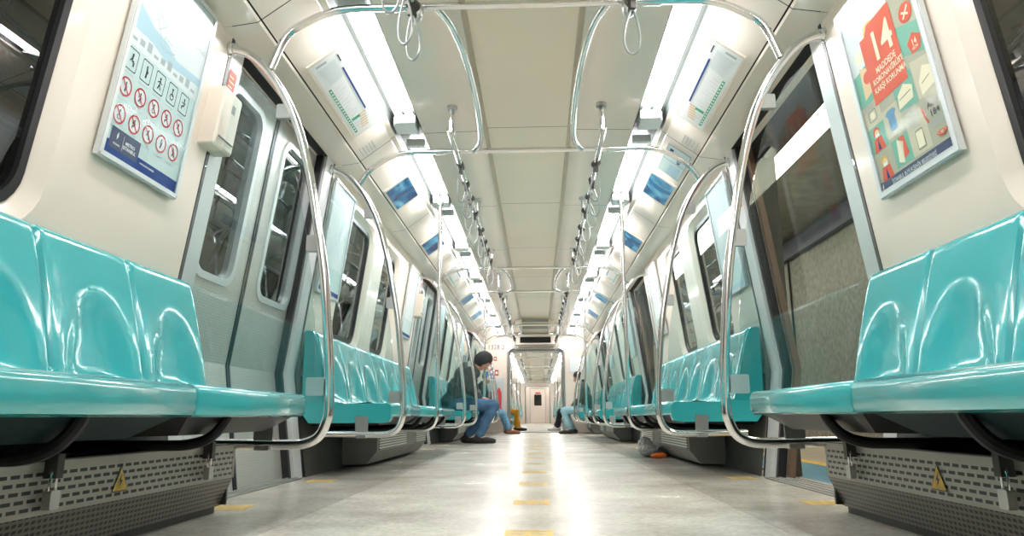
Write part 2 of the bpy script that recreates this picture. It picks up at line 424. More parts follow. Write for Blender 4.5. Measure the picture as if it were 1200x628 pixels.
def post(s, ya, yb, t=.11, off=0., mb=None):
    mb = mb or MB()
    zs = [0, .3, .6, .65, .7, 1.3, 2.14]
    for z0, z1 in zip(zs, zs[1:]):
        a, b = wx(z0) - off, wx(z1) - off
        vs = [(s * x, y, z) for x, z in ((a, z0), (a + t, z0), (b + t, z1), (b, z1)) for y in (ya, yb)]
        mb.add(vs, [(0, 1, 7, 6), (2, 4, 5, 3), (0, 6, 4, 2), (1, 3, 5, 7)])
    mb.add([(s * (wx(2.14) - off), ya, 2.14), (s * (wx(2.14) - off + t), ya, 2.14), (s * (wx(2.14) - off + t), yb, 2.14), (s * (wx(2.14) - off), yb, 2.14)], [(0, 1, 2, 3)])
    return mb

def door_leaf(s, ya, yb, parent, near, n):
    """one steel leaf following the wall profile with a rounded window"""
    off = .065; zt = 2.10; zk = .65
    wa, wb = (ya + .06, yb - .17) if near else (ya + .17, yb - .06)
    wz0, wz1 = 1.06, 1.99
    loops = [[(ya, zk), (yb, zk), (yb, zt), (ya, zt)], rrect(wa, wb, wz0, wz1, .09)]
    L = [[Vector((y, z, 0)) for y, z in l] for l in loops]; flat = [p for l in L for p in l]
    mb = MB(); mb.add([(s * (wx(p[1]) + off), p[0], p[1]) for p in flat], [tuple(t) for t in tessellate_polygon(L)])
    mb.sweep([(s * (wx(.0) + off), .0), (s * (wx(.65) + off), .65)], ya, yb)
    for y in (ya, yb):
        mb.add([(s * (wx(z) + off + d), y, z) for z, d in ((0, 0), (.65, 0), (zt, 0), (zt, .04), (.65, .04), (0, .04))], [(0, 1, 2, 3, 4, 5)])
    mb.sweep([(s * (wx(0) + off + .04), 0), (s * (wx(.65) + off + .04), .65), (s * (wx(1.05) + off + .04), 1.05)], ya, yb)
    leaf = mb.build('door_leaf', 'door', parent)
    ring_mb2 = MB(); o = rrect(wa - .025, wb + .025, wz0 - .025, wz1 + .025, .105); i = rrect(wa + .01, wb - .01, wz0 + .01, wz1 - .01, .085); k = len(o); vs = []
    for lp, dx in ((o, off + .001), (o, off - .010), (i, off - .010), (i, off + .03)): vs += [(s * (wx(z) + dx), y, z) for y, z in lp]
    ring_mb2.add(vs, [(q * k + j, q * k + (j + 1) % k, (q + 1) * k + (j + 1) % k, (q + 1) * k + j) for q in range(3) for j in range(k)])
    ring_mb2.build('window_frame', 'alu', leaf)
    pm = MB(); p = rrect(wa, wb, wz0, wz1, .09)
    pm.add([(s * (wx(z) + off + .02), y, z) for y, z in p], [tuple(t) for t in tessellate_polygon([[Vector((y, z, 0)) for y, z in p]])])
    pm.build('window_pane', 'pane', leaf, smooth=False)
    # black rubber meeting edge
    e = yb if near else ya; sg = -1 if near else 1; rb = MB()
    for z0, z1 in ((.0, .65), (.65, zt)):
        a, b = wx(z0) + off - .006, wx(z1) + off - .006; y2 = e + sg * .018; yy = sorted((e, y2))
        rb.add([(s * x, y, z) for x, z in ((a, z0), (b, z1), (b + .03, z1), (a + .03, z0)) for y in yy], [(0, 1, 3, 2), (2, 3, 5, 4), (4, 5, 7, 6), (0, 6, 7, 1), (0, 2, 4, 6), (1, 3, 5, 7)])
    rb.build('rubber_edge', 'rubber', leaf)

door_n = [1]; win_n = [1]
def door(s, yc, opened, full=True):
    ya, yb = yc + DW0, yc + DW1
    root = thing('door_%d' % door_n[0], None, None, (s * 1.5, yc, 0)); root['kind'] = 'structure'; door_n[0] += 1
    # frame posts
    post(s, ya - .13, ya - .01, .12, 0).build('door_post', 'post', root)
    post(s, yb + .0, yb + .15, .12, 0).build('door_post', 'post', root)
    mb = MB(); post(s, ya - .155, ya - .13, .06, .003, mb); post(s, yb + .15, yb + .17, .06, .003, mb); mb.build('edge_seal', 'rubber', root)
    mb = MB(); post(s, ya - .01, ya + .015, .05, -.02, mb); post(s, yb - .03, yb, .05, -.02, mb); mb.build('door_gasket', 'rubber', root)
    mb = MB(); mb.box(*sorted((s * 1.36, s * 1.70)), ya - .15, yb + .17, 2.11, 2.16); mb.build('header', 'gap', root)
    mb = MB(); mb.box(*sorted((s * 1.42, s * 1.64)), ya - .01, yb + .01, -.01, .008)
    for q in range(4): mb.box(*sorted((s * (1.44 + .045 * q), s * (1.455 + .045 * q))), ya, yb, .008, .013)
    mb.build('threshold_plate', 'grey', root)
    if not opened:
        mid = yc - .02
        door_leaf(s, ya - .0, mid - .003, root, True, 0); door_leaf(s, mid + .003, yb + .0, root, False, 1)
    else:
        mb = MB(); post(s, yb - .075, yb - .03, .035, -.075, mb); mb.build('open_leaf_edge', 'copper', root)
        mb = MB(); post(s, yb - .11, yb - .078, .01, -.085, mb); mb.build('leaf_edge_strip', 'brass', root) if False else None
        mb = MB(); post(s, ya + .0, ya + .05, .035, -.075, mb); mb.build('open_leaf_edge', 'copper', root)

W_SHORT = [(5.20, 6.03, .935, 2.0, .13), (6.42, 7.15, .935, 2.0, .13)]
def build_car_walls(car, idx):
    ds = car['doors']
    for s in (-1, 1):
        opened = (s == 1 and idx == 0)
        for d in ds: door(s, d, opened)
        edges = [car['y0']] + [e for d in ds for e in (d + DW0 - .155, d + DW1 + .17)] + [car['y1']]
        for a, b in zip(edges[0::2], edges[1::2]):
            if b - a < .3: continue
            if b < .0: continue
            if abs(a - (-1.69 + DW1 + .17)) < .01 and idx == 0: wins = [(-.55, .25, .93, 2.0, .14), (.45, 2.05 if s < 0 else 2.11, .93, 2.0, .16)]
            elif b - a > 3: wins = [(w[0] - 4.45 - .17 + a, w[1] - 4.45 - .17 + a, *w[2:]) for w in W_SHORT]
            else: wins = [(a + .35, b - .45, .935, 2.0, .12)]
            wall_bay(s, a, b, wins, win_n)

car_shell(CAR1, 0); car_shell(CAR2, 1)
build_car_walls(CAR1, 0); build_car_walls(CAR2, 1)

# ------------------------------------------------------------------ end walls with gangway openings
def end_wall(y, t, name, w=.68, h=2.02):
    out = [(-1.62, 0.001), (-1.62, 2.42), (1.62, 2.42), (1.62, 0.001), (w, 0.001), (w, h - .12)]
    out += [(w - .12 + .12 * math.cos(a), h - .12 + .12 * math.sin(a)) for a in (PI / 8, PI / 4, 3 * PI / 8)] + [(w - .12, h)]
    out += [(-x, z) for x, z in out[::-1][0:6]]
    out = [(-1.62, 0.001), (-1.62, 2.42), (1.62, 2.42), (1.62, 0.001), (w, 0.001)] + [(w - .12 + .12 * math.cos(a), h - .12 + .12 * math.sin(a)) for a in (0, PI / 8, PI / 4, 3 * PI / 8, PI / 2)] + [(-(w - .12) - .12 * math.cos(a), h - .12 + .12 * math.sin(a)) for a in (PI / 2, 3 * PI / 8, PI / 4, PI / 8, 0)] + [(-w, 0.001)]
    mb = MB(); mb.poly3([(x, y, z) for x, z in out], t, (0, 1, 0))
    o = struct(name, mb, 'cream')
    pts = [(w, y - .02, .0)] + [(w - .12 + .12 * math.cos(a), y - .02, h - .12 + .12 * math.sin(a)) for a in [PI / 2 * k / 5 for k in range(6)]] + [(-(w - .12) - .12 * math.sin(a), y - .02, h - .12 + .12 * math.cos(a)) for a in [PI / 2 * k / 5 for k in range(6)]] + [(-w, y - .02, .0)]
    mb = MB(); mb.tube(pts, .03, 10); mb.build('opening_frame', 'steel', o)
    return o
end_wall(17.3, .08, 'wall_end'); end_wall(17.92, .08, 'wall_near_second_car')
end_wall(39.6, .08, 'wall_far_second_car')
mb = MB()
mb.sweep([(-.72, 0), (-.74, 1.9), (-.62, 2.06), (.62, 2.06), (.74, 1.9), (.72, 0)], 17.38, 17.92); struct('wall_gangway', mb, 'grey')
mb = MB(); mb.box(-.7, .7, 17.2, 18.02, -.02, .012); struct('floor_gangway_plate', mb, 'grey')
for s in (-1, 1):
    mb = MB(); mb.poly3([(s * .62, 17.1, .013), (s * .62, 17.1, .2), (s * .70, 17.1, .42), (s * .78, 17.1, .42), (s * .80, 17.1, .0)], .1, (0, 1, 0))
    struct('trim_%d' % (3 if s < 0 else 4), mb, 'grey')
# door closing the far end
mb = MB(); mb.box(-1.6, 1.6, 41.0, 41.06, 0, 2.42); we = struct('wall_far_end', mb, 'cream')
dr = thing('door_%d' % door_n[0], None, None, (0, 40.98, 0)); dr['kind'] = 'structure'; door_n[0] += 1
mb = MB(); mb.box(-.42, .42, 40.95, 40.99, .02, 1.95); mb.build('door_leaf', 'cream', dr)
mb = MB(); mb.box(-.2, .22, 40.93, 40.96, 1.0, 1.62); mb.build('door_window', 'pane_dark', dr)
mb = MB(); mb.box(-.46, -.42, 40.94, 41.0, 0, 2.0); mb.box(.42, .46, 40.94, 41.0, 0, 2.0); mb.box(-.46, .46, 40.94, 41.0, 1.95, 2.0); mb.build('door_frame', 'steel', dr)
mb = MB(); mb.box(-.13, .17, 40.93, 40.955, 1.66, 1.74); mb.build('sign_plate', 'red', dr)

mb = MB(); mb.box(-1.6, 1.6, 39.6, 41.1, -.05, 0); struct('floor_far_vestibule', mb, 'floor')
mb = MB(); mb.box(-1.6, 1.6, 39.6, 41.1, 2.43, 2.46); struct('ceiling_far_vestibule', mb, 'ceil')

# end wall furniture
root = thing('number_lettering', 'black car number 1328 2 printed on the cream end wall left of the gangway', 'sign', (-.95, 17.29, 2.0))
fl = Flat((-.98, 17.3, 2.0), (1, 0, 0), (0, 0, 1), (0, -1, 0)); fl.d = .002; fl.text('1328 2', 0, 0, .17, 'ink', sx=.9, bold=False); fl.build('digits', root)
root = thing('destination_display', 'dark electronic display panel in a cream housing above the gangway opening', 'display', (0, 17.2, 2.2))
mb = MB(); mb.box(-.5, .5, 17.12, 17.3, 2.10, 2.33); mb.build('housing', 'ceil', root)
mb = MB(); mb.box(-.38, .37, 17.11, 17.125, 2.14, 2.28); mb.build('display_face', 'black', root)
root = thing('ceiling_grille', 'brown-grey air grille on the ceiling box just before the gangway', 'air vent', (0, 15.2, 2.3))
mb = MB(); mb.box(-.42, .42, 14.6, 16.2, 2.30, 2.39); mb.build('duct_box', 'ceil_center', root)
mb = MB(); mb.box(-.28, .28, 14.59, 14.60, 2.315, 2.375); mb.box(-.28, .28, 14.7, 15.6, 2.292, 2.30); mb.build('grille', 'grey', root)
root = thing('fire_equipment_panel', 'white cabinet panel with red extinguisher signs on the end wall behind the seated people', 'safety panel', (-.98, 17.28, 1.2))
mb = MB(); mb.box(-1.18, -.78, 17.22, 17.299, .45, 1.30); mb.build('cabinet', 'alu', root)
mb = MB(); mb.tube([(-.9, 17.17, .5), (-.9, 17.17, .95), (-.9, 17.17, 1.02), (-.9, 17.17, 1.06)], [.06, .06, .03, .02], 12); mb.tube([(-1.07, 17.17, .5), (-1.07, 17.17, .95), (-1.07, 17.17, 1.02)], [.05, .05, .02], 12); mb.build('extinguisher', 'red', root)
fl = Flat((-1.02, 17.298, 1.3), (1, 0, 0), (0, 0, 1), (0, -1, 0)); fl.d = .003
for r1, r2 in (((-.12, -.02, .08, .22), (-.10, -.04, .11, .19)), ((.01, .10, .06, .2), (.03, .08, .1, .16)), ((-.02, .06, .42, .52), (0, .04, .45, .49))):
    fl = Flat((-1.02, 17.298, 1.3), (1, 0, 0), (0, 0, 1), (0, -1, 0)); fl.d = .003; fl.rect(*r1, 'red'); fl.rect(*r2, 'white', 2); fl.build('sign_plate', root)
root = thing('notice_frame', 'pale blue framed notice on the end wall right of the gangway', 'notice', (1.05, 17.28, 1.7))
mb = MB(); mb.box(.80, 1.32, 17.27, 17.299, 1.42, 1.82); mb.build('frame', 'alu', root)
mb = MB(); mb.box(.83, 1.29, 17.262, 17.272, 1.45, 1.79); mb.build('notice_sheet', 'paper_white', root)

# ------------------------------------------------------------------ benches
def seat_shell(s, y0, y1, last=False):
    base = [(.935, .463), (.98, .462), (1.06, .455), (1.15, .445), (1.22, .442), (1.28, .45), (1.315, .468), (1.335, .50), (1.345, .54), (1.357, .60), (1.372, .66), (1.387, .72), (1.402, .78), (1.418, .84), (1.432, .89), (1.440, .918), (1.450, .936), (1.465, .944), (1.485, .946), (1.51, .942)]
    prof = []
    for (a, b), (c, d) in zip(base, base[1:]): prof += [(a, b), ((a + c) / 2, (b + d) / 2)]
    prof.append(base[-1]); n = len(prof)
    us = [-1, -.985, -.97, -.94, -.90, -.86, -.8, -.72, -.62, -.5, -.35, -.18]; us = us + [0] + [-u for u in us[::-1]]
    vs = []
    for u in us:
        a = abs(u); y = (y0 + y1) / 2 + u * (y1 - y0) / 2
        for i, (x, z) in enumerate(prof):
            t = min(1, max(0, (z - .455) / .06)) if x > 1.25 else 0
            e = math.sqrt((u / .84) ** 2 + ((z - .49) / .33) ** 2) if z > .49 else a / .84
            q = max(0., min(1., (1 - e) / .62)); q = q * q * (3 - 2 * q)
            dx = (.034 * q - .018) * t
            dx += .026 * max(0, (a - .93) / .07) ** 1.5 * t
            low = 1 - t if x > 1.02 else 0
            dz = (.018 * min(1, max(0, (a - .7) / .25))) * low
            if z > .90: dz -= .02 * max(0, (a - .9) / .1) ** 2
            vs.append((s * (x + dx), y, z + dz))
    fs = [(j * n + i, j * n + i + 1, (j + 1) * n + i + 1, (j + 1) * n + i) for j in range(len(us) - 1) for i in range(n - 1)]
    mb = MB(); mb.add(vs, fs); return mb
def rim_mb(s, a, b):
    prof = [(.985, .460), (.945, .468), (.918, .466), (.906, .455), (.903, .44), (.903, .395), (.907, .382), (.918, .376), (.935, .378), (.95, .40), (.985, .43)]
    k = len(prof); ys = [a, a + .004, a + .012, b - .012, b - .004, b]; ins = [.012, .004, 0, 0, .004, .012]; vs = []
    cx = .95; cz = .42
    for y, q in zip(ys, ins):
        for x, z in prof:
            f = 1 - q / .05; vs.append((s * (cx + (x - cx) * f), y, cz + (z - cz) * f))
    mb = MB(); fs = [(j * k + i, j * k + (i + 1) % k, (j + 1) * k + (i + 1) % k, (j + 1) * k + i) for j in range(5) for i in range(k)]
    fs += [tuple(range(k)), tuple(range(5 * k, 6 * k))]
    mb.add(vs, fs); return mb
END = [(1.508, .935), (1.49, .946), (1.448, .94), (1.415, .87), (1.375, .72), (1.345, .60), (1.325, .52), (1.31, .475), (1.2, .46), (.93, .462), (.905, .445), (.903, .37), (.915, .345), (.95, .335), (1.45, .335), (1.50, .40)]
END_FAR = [(x - (0 if z > .9 else 0) + (.012 if .5 < z else 0) * (x < 1.48), max(.385, min(z, .936))) for x, z in END]
def end_panel(s, y, sg):
    END = END_FAR if sg < 0 else globals()['END']
    mb = MB(); n = len(END); cx, cz = 1.3, .55; vs = []
    for d, f in ((0, .985), (.006, 1.), (.03, 1.)):
        vs += [(s * (cx + (x - cx) * f), y + sg * d, cz + (z - cz) * f) for x, z in END]
    fs = [(q * n + i, q * n + (i + 1) % n, (q + 1) * n + (i + 1) % n, (q + 1) * n + i) for q in range(2) for i in range(n)]
    fs += [tuple(t) for t in tessellate_polygon([[Vector((x, z, 0)) for x, z in END]])]
    mb.add(vs, fs); return mb
def bench(s, y0, y1, seam, n, label, group=None, near_end=True, heater=None, simple=False):
    root = thing('seat_bench', label, 'bench', (s * 1.2, y0, .4), group)
    w = .478
    if simple:
        mb = MB(); k = max(1, round((y1 - y0) / w)); w2 = (y1 - y0) / k
        for i in range(k):
            q = seat_shell(s, y0 + i * w2, y0 + (i + 1) * w2); mb.add(q.v, q.f)
        q = rim_mb(s, y0, y1); mb.add(q.v, q.f); q = end_panel(s, y0, 1); mb.add(q.v, q.f); mb.build('seat', 'teal', root)
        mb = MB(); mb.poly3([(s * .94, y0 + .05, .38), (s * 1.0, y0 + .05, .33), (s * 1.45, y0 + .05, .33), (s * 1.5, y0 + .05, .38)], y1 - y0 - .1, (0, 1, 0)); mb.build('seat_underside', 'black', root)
        mb = MB(); mb.box(*sorted((s * 1.2, s * 1.5)), y0 + .5, y1 - .2, .02, .25); mb.build('heater_box', 'grey', root)
        return root
    ys = [y1 - w * i for i in range(n)][::-1]
    ys = [y - w for y in ys]
    if near_end: ys = [y0 + .02 + (y1 - y0 - .05) / n * i for i in range(n)]; w = (y1 - y0 - .05) / n
    for y in ys: seat_shell(s, y + .001, y + w - .001).build('seat', 'teal', root)
    for a, b in zip([y0] + seam, seam + [y1]):
        rim_mb(s, a + .0015, b - .0015).build('front_rim', 'teal', root)
        mb = MB(); mb.poly3([(s * .935, 0, .385), (s * 1.02, 0, .322), (s * 1.46, 0, .315), (s * 1.5, 0, .43), (s * .95, 0, .43)], 1, (0, 1, 0))
        # taper the ends of the underside shell
        L = b - a; vv = []
        for (x, y, z) in mb.v:
            e = .02 if z > .37 else .13; vv.append((x, a + e if y < .5 else b - e, z))
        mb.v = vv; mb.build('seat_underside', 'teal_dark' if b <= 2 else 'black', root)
    if near_end: end_panel(s, y0, 1).build('end_panel', 'teal', root)
    end_panel(s, y1, -1).build('end_panel', 'teal', root)
    y = y1 - .66; k = 0
    while y > max(y0 + .3, .3):
        mb = MB(); mb.tube(spline([(s * .94, y + .02, .40), (s * .95, y + .01, .36), (s * .985, y, .315), (s * 1.05, y - .0, .292), (s * 1.15, y, .288), (s * 1.5, y, .288)], 5), .017, 10); mb.build('support_tube', 'black', root)
        y -= .73
    mb = MB(); mb.tube([(s * 1.3, max(y0 + .2, .2), .27), (s * 1.3, y1 - .15, .27)], .02, 10); mb.build('support_beam', 'black', root)
    return root

def heater1(s, y0, y1):
    root = thing('heater_grille', 'perforated metal heater cover with padlocks under the nearest %s bench' % SIDE[s], 'heater cover', (s * 1.2, (y0 + y1) / 2, 0))
    mb = MB(); mb.poly3([(s * 1.2, y0, .262), (s * 1.2, y0, .14), (s * 1.215, y0, .14), (s * 1.215, y0, .262)], y1 - y0, (0, 1, 0)); mb.build('perforated_front', 'heater', root)
    mb = MB(); mb.poly3([(s * 1.2, y0, .14), (s * 1.25, y0, .025), (s * 1.27, y0, .025), (s * 1.22, y0, .14)], y1 - y0 + .0, (0, 1, 0)); mb.build('lower_grille', 'heater2', root)
    mb = MB(); mb.box(*sorted((s * 1.2, s * 1.44)), y0, y1, .262, .27); mb.box(*sorted((s * 1.26, s * 1.44)), y0, y1 - .02, .0, .03)
    mb.box(*sorted((s * 1.22, s * 1.44)), y1 - .012, y1, .03, .262); mb.build('casing', 'bracket', root)
    mb = MB(); mb.box(*sorted((s * 1.199, s * 1.214)), y0, y1, .244, .266); mb.box(*sorted((s * 1.199, s * 1.214)), y0, y1, .136, .146); mb.box(*sorted((s * 1.199, s * 1.214)), y1 - .018, y1, .14, .262); mb.build('rim_edge', pbr('heater_edge', (.40, .38, .34), .4, .5), root)
    # warning triangle
    yt = 2.135
    wr = thing('warning_sign', 'yellow triangular high voltage sticker on the %s heater cover' % SIDE[s], 'warning sign', (s * 1.199, yt, .165))
    sg = 1 if s < 0 else -1
    fl = Flat((s * 1.1985, yt, .160), (0, sg, 0), (0, 0, 1), (-s, 0, 0)); h = .075
    fl.poly([(-.042, 0), (.042, 0), (0, h)], 'ink', 1); fl.poly([(-.038, .003), (.038, .003), (0, h - .006)], 'yellow', 2)
    fl.poly([(.003, .052), (-.010, .028), (-.001, .030), (-.006, .010), (.010, .034), (.001, .032)], 'ink', 3); fl.build('sticker', wr)
    for yy, kk in ((2.66, 'far end of'), (1.80, 'middle of')):
        pl = thing('padlock', 'small brass-grey padlock hanging at the %s the %s heater cover' % (kk, SIDE[s]), 'padlock', (s * 1.18, yy, .22))
        mb = MB(); mb.poly3(rr3(s * 1.165, yy, .150, .196, .018), .022, (-s * -1, 0, 0)); mb.build('lock_body', 'steel', pl)
        mb = MB(); mb.tube([(s * 1.176, yy - .012, .19), (s * 1.176, yy - .012, .232), (s * 1.176, yy - .006, .244), (s * 1.176, yy + .006, .244), (s * 1.176, yy + .012, .232), (s * 1.176, yy + .012, .19)], .0035, 8); mb.build('shackle', 'chrome', pl)
        mb = MB(); mb.box(*sorted((s * 1.165, s * 1.20)), yy - .006, yy + .02, .225, .285); mb.build('hasp', 'bracket', pl)
def rr3(x, yc, z0, z1, hw): return [(x, y, z) for y, z in rrect(yc - hw, yc + hw, z0, z1, .006, 3)]

def heater2(s, y0, y1, label, group=None):
    root = thing('heater_box', label, 'heater box', (s * 1.3, y0, 0), group)
    pr = [(1.19, .262), (1.19, .118), (1.27, .02), (1.46, .02), (1.46, .262)]
    mb = MB(); mb.poly3([(s * x, y0, z) for x, z in pr], y1 - y0, (0, 1, 0)); cs = mb.build('casing', 'grey', root)
    L = y1 - y0
    for a, b in ((y0 + .06, y0 + L * .50), (y0 + L * .72, y1 - .06)):
        mb = MB(); mb.box(*sorted((s * 1.182, s * 1.192)), a, b, .125, .255); mb.build('louvre_plate', 'vent', cs)

benches = [  # y0, y1, seam positions
    (-.75, 2.905, [1.97], 8, False), (4.62, 8.12, [5.80], 7, True), (10.06, 13.56, [11.24], 7, True), (15.5, 17.15, [16.3], 3, True)]
bl = ['nearest', 'second', 'third', 'short last']
for s in (-1, 1):
    for (a, b, sm, n, ne), nm in zip(benches, bl):
        bench(s, a, b, sm, n, '%s glossy teal moulded bench along the %s wall, counted from the camera' % (nm, SIDE[s]) if nm != 'short last' else 'short glossy teal bench beside the gangway on the %s side' % SIDE[s], near_end=ne)
        if a > 0 and b - a > 2: heater2(s, a + .88, b - .25, 'grey heater box with pale louvres under the %s %s bench' % (nm, SIDE[s]))
        elif a > 0: heater2(s, a + .3, b - .1, 'small grey heater box under the short %s bench by the gangway' % SIDE[s])
    heater1(s, -.2, 2.94)
    c2 = [CAR2['y0'] + .05] + [e for d in CAR2['doors'] for e in (d + DW0 - .2, d + DW1 + .17)] + [CAR2['y1'] - .05]
    for a, b in zip(c2[0::2], c2[1::2]):
        if b - a > .6: bench(s, a + .05, b - .05, [], 1, 'teal bench in the next car on the %s side, seen through the gangway' % SIDE[s], 'benches of the next car on the %s' % SIDE[s], simple=True)

# ------------------------------------------------------------------ handrails
HOOP = [(1.40, 2.055), (1.33, 2.05), (1.26, 2.02), (1.19, 1.955), (1.10, 1.83), (1.02, 1.66), (.955, 1.44), (.905, 1.2), (.865, .98), (.835, .72), (.82, .56), (.815, .42), (.822, .36), (.85, .30), (.90, .272), (.97, .265), (1.15, .268), (1.36, .27)]
def make_hoop(s):
    root = thing('handrail_hoop', '', 'handrail', (0, 0, 0))
    mb = MB(); mb.tube([p for p in spline([(s * x, 0, z) for x, z in HOOP], 4)], .0205, 14); mb.build('tube', 'chrome', root)
    mb = MB(); mb.tube([(s * 1.345, 0, 2.055), (s * 1.365, 0, 2.056)], .028, 14); mb.tube([(s * 1.363, 0, 2.056), (s * 1.385, 0, 2.058)], .036, 14); mb.build('wall_flange', 'chrome', root)
    mb = MB(); mb.box(*sorted((s * 1.04, s * 1.12)), -.012, .0, .255, .38); mb.box(*sorted((s * 1.05, s * 1.11)), -.024, .024, .243, .262); mb.build('seat_bracket', 'steel', root)
    return root
def make_screen(s):
    root = thing('glass_screen', '', 'glass screen', (0, 0, 0))
    g = [(.885, .47), (.882, .60), (.895, .78), (.915, .95), (.95, 1.15), (.99, 1.34), (1.05, 1.56), (1.115, 1.72), (1.18, 1.83), (1.25, 1.90), (1.32, 1.93), (1.365, 1.935), (1.44, 1.4), (1.54, .70), (1.535, .60), (1.47, .47)]
    mb = MB(); mb.poly3([(s * x, -.004, z) for x, z in g], .008, (0, 1, 0)); mb.build('glass_pane', 'screen', root, smooth=False)
    for (x, z, r) in ((.875, .50, .038), (.91, 1.115, .036), (1.085, 1.735, .034)):
        mb = MB(); mb.poly3([(s * (x + p), -.014, z + q) for p, q in rrect(-r, r, -r, r, .008, 3)], .026, (0, 1, 0)); mb.build('clamp', 'steel', root)
    return root
def crossbar(y, z, label, group=None):
    root = thing('ceiling_crossbar', label, 'handrail', (0, y, z), group)
    for s in (-1, 1):
        mb = MB(); mb.tube(spline([(s * 1.165, y, 1.95), (s * 1.10, y, z - .135), (s * 1.0, y, z - .06), (s * .88, y, z - .012), (s * .76, y, z), (s * .6, y, z), (s * .3, y, z), (0, y, z)], 4), .018, 12); mb.build('bar', 'chrome', root)
        for x in (.585, .48): 
            pass
        mb = MB(); mb.tube([(s * .56, y, z), (s * .64, y, z)], .023, 12); mb.build('sleeve', 'chrome', root)
    return root
hoopY = [2.93, 4.56, 8.37, 10.0, 13.81, 15.44]; barZ = [2.25, 2.175, 2.155, 2.15, 2.15, 2.15]
for s in (-1, 1):
    h0 = make_hoop(s); g0 = make_screen(s)
    for i, y in enumerate(hoopY):
        h = h0 if i == 0 else copy_tree(h0); h.location = (0, y, 0); h['label'] = 'curved steel handrail hoop at the bench end, %s from the camera on the %s' % (ORD[i], SIDE[s])
        g = g0 if i == 0 else copy_tree(g0); g.location = (0, y + (.0 if i % 2 else .0), 0); g['label'] = 'clear glass draught screen held by the %s handrail hoop on the %s' % (ORD[i], SIDE[s])
    for d in CAR2['doors']:
        for e in (DW0 - .17, DW1 + .12):
            h = copy_tree(h0); h.location = (0, d + e, 0); h['label'] = 'curved steel handrail hoop in the next car on the %s, seen through the gangway' % SIDE[s]; h['group'] = 'hoops of the next car on the %s' % SIDE[s]
for i, (y, z) in enumerate(zip(hoopY, barZ)): crossbar(y, z, 'steel crossbar arching under the ceiling between the %s pair of hoops' % ORD[i])
for d in CAR2['doors']:
    for e in (DW0 - .17, DW1 + .12): crossbar(d + e, 2.15, 'steel ceiling crossbar in the next car seen through the gangway', 'ceiling crossbars of the next car')
# bowed ceiling grab bars over each door area
for i, (a, b) in enumerate(((2.93, 4.56), (8.37, 10.0), (13.81, 15.44))):
    za, zb = barZ[2 * i], barZ[2 * i + 1]
    for s in (-1, 1):
        root = thing('bowed_ceiling_rail', 'bowed steel grab rail under the ceiling at the %s doors, %s of centre' % (ORD[i], SIDE[s]), 'handrail', (s * .33, a, za))
        L = b - a; pts = [(.40, 0, za), (.345, .12, za), (.31, .35, za), (.295, .62, (za + zb) / 2), (.30, .82, zb), (.325, .93, zb), (.375, 1, zb)]
        mb = MB(); mb.tube(spline([(s * x, a + L * t, z - .0) for x, t, z in pts], 5), .018, 12); mb.build('bar', 'chrome', root)

# mid bench poles
poleY = [6.22, 11.66]
for s in (-1, 1):
    for i, y in enumerate(poleY):
        root = thing('grab_pole', 'vertical steel grab pole rising from the %s %s bench to the ceiling light strip' % (bl[i + 1], SIDE[s]), 'pole', (s * .83, y, .27))
        mb = MB(); mb.tube([(s * .835, y, 2.35), (s * .835, y, .46)] + spline([(s * .835, y, .42), (s * .842, y, .36), (s * .87, y, .30), (s * .92, y, .272), (s * .99, y, .265), (s * 1.3, y, .268)], 4), .019, 14); mb.build('tube', 'chrome', root)
        mb = MB(); mb.tube([(s * .835, y, 2.30), (s * .835, y, 2.352)], .03, 14); mb.build('ceiling_collar', 'chrome', root)
    for d in CAR2['doors'][:-1]:
        y = d + P / 2
        root = thing('grab_pole', 'vertical grab pole in the next car on the %s, seen through the gangway' % SIDE[s], 'pole', (s * .83, y, .4), 'grab poles of the next car on the %s' % SIDE[s])
        mb = MB(); mb.tube([(s * .835, y, 2.35), (s * .835, y, .46)] + spline([(s * .835, y, .42), (s * .842, y, .36), (s * .87, y, .30), (s * .92, y, .272), (s * .99, y, .265), (s * 1.3, y, .268)], 3), .019, 8); mb.build('tube', 'chrome', root)

# strap rails and straps
def make_strap():
    root = thing('hanging_strap', '', 'hand strap', (0, 0, 0))
    mb = MB(); mb.tube([(0, -.035, 0), (0, .035, 0)], .026, 10); mb.box(-.012, .012, -.02, .02, -.065, -.015); mb.build('clamp', 'bracket', root)
    pts = []
    for k in range(28):
        t = 2 * PI * k / 28; w = .046 * math.sin(t) * (math.sin(t / 2) ** 1.0); pts.append((w * 1.0, 0, -.05 - .115 * (1 - math.cos(t))))
    mb = MB(); mb.tube(pts, .0055, 8, closed=True); mb.build('loop', pbr('strap_grey', (.33, .35, .34), .35, .5), root)
    return root
strap0 = make_strap(); strap_first = True
def strap(x, y, z, rz, label, group):
    global strap_first
    o = strap0 if strap_first else copy_tree(strap0); strap_first = False
    o.location = (x, y, z); o.rotation_euler = (random.uniform(-.06, .06), random.uniform(-.08, .08), rz); o['label'] = label; o['group'] = group
runs = [(-.6, 2.85, 2.16, [2.40, 2.62, 2.76]), (4.24, 8.24, 2.14, [4.75, 5.14, 5.50, 5.95, 6.5, 6.95, 7.4, 7.9]), (9.68, 13.7, 2.14, [10.1, 10.6, 11.1, 11.6, 12.1, 12.6, 13.1, 13.5]), (15.1, 16.9, 2.14, [15.6, 16.1, 16.6])]
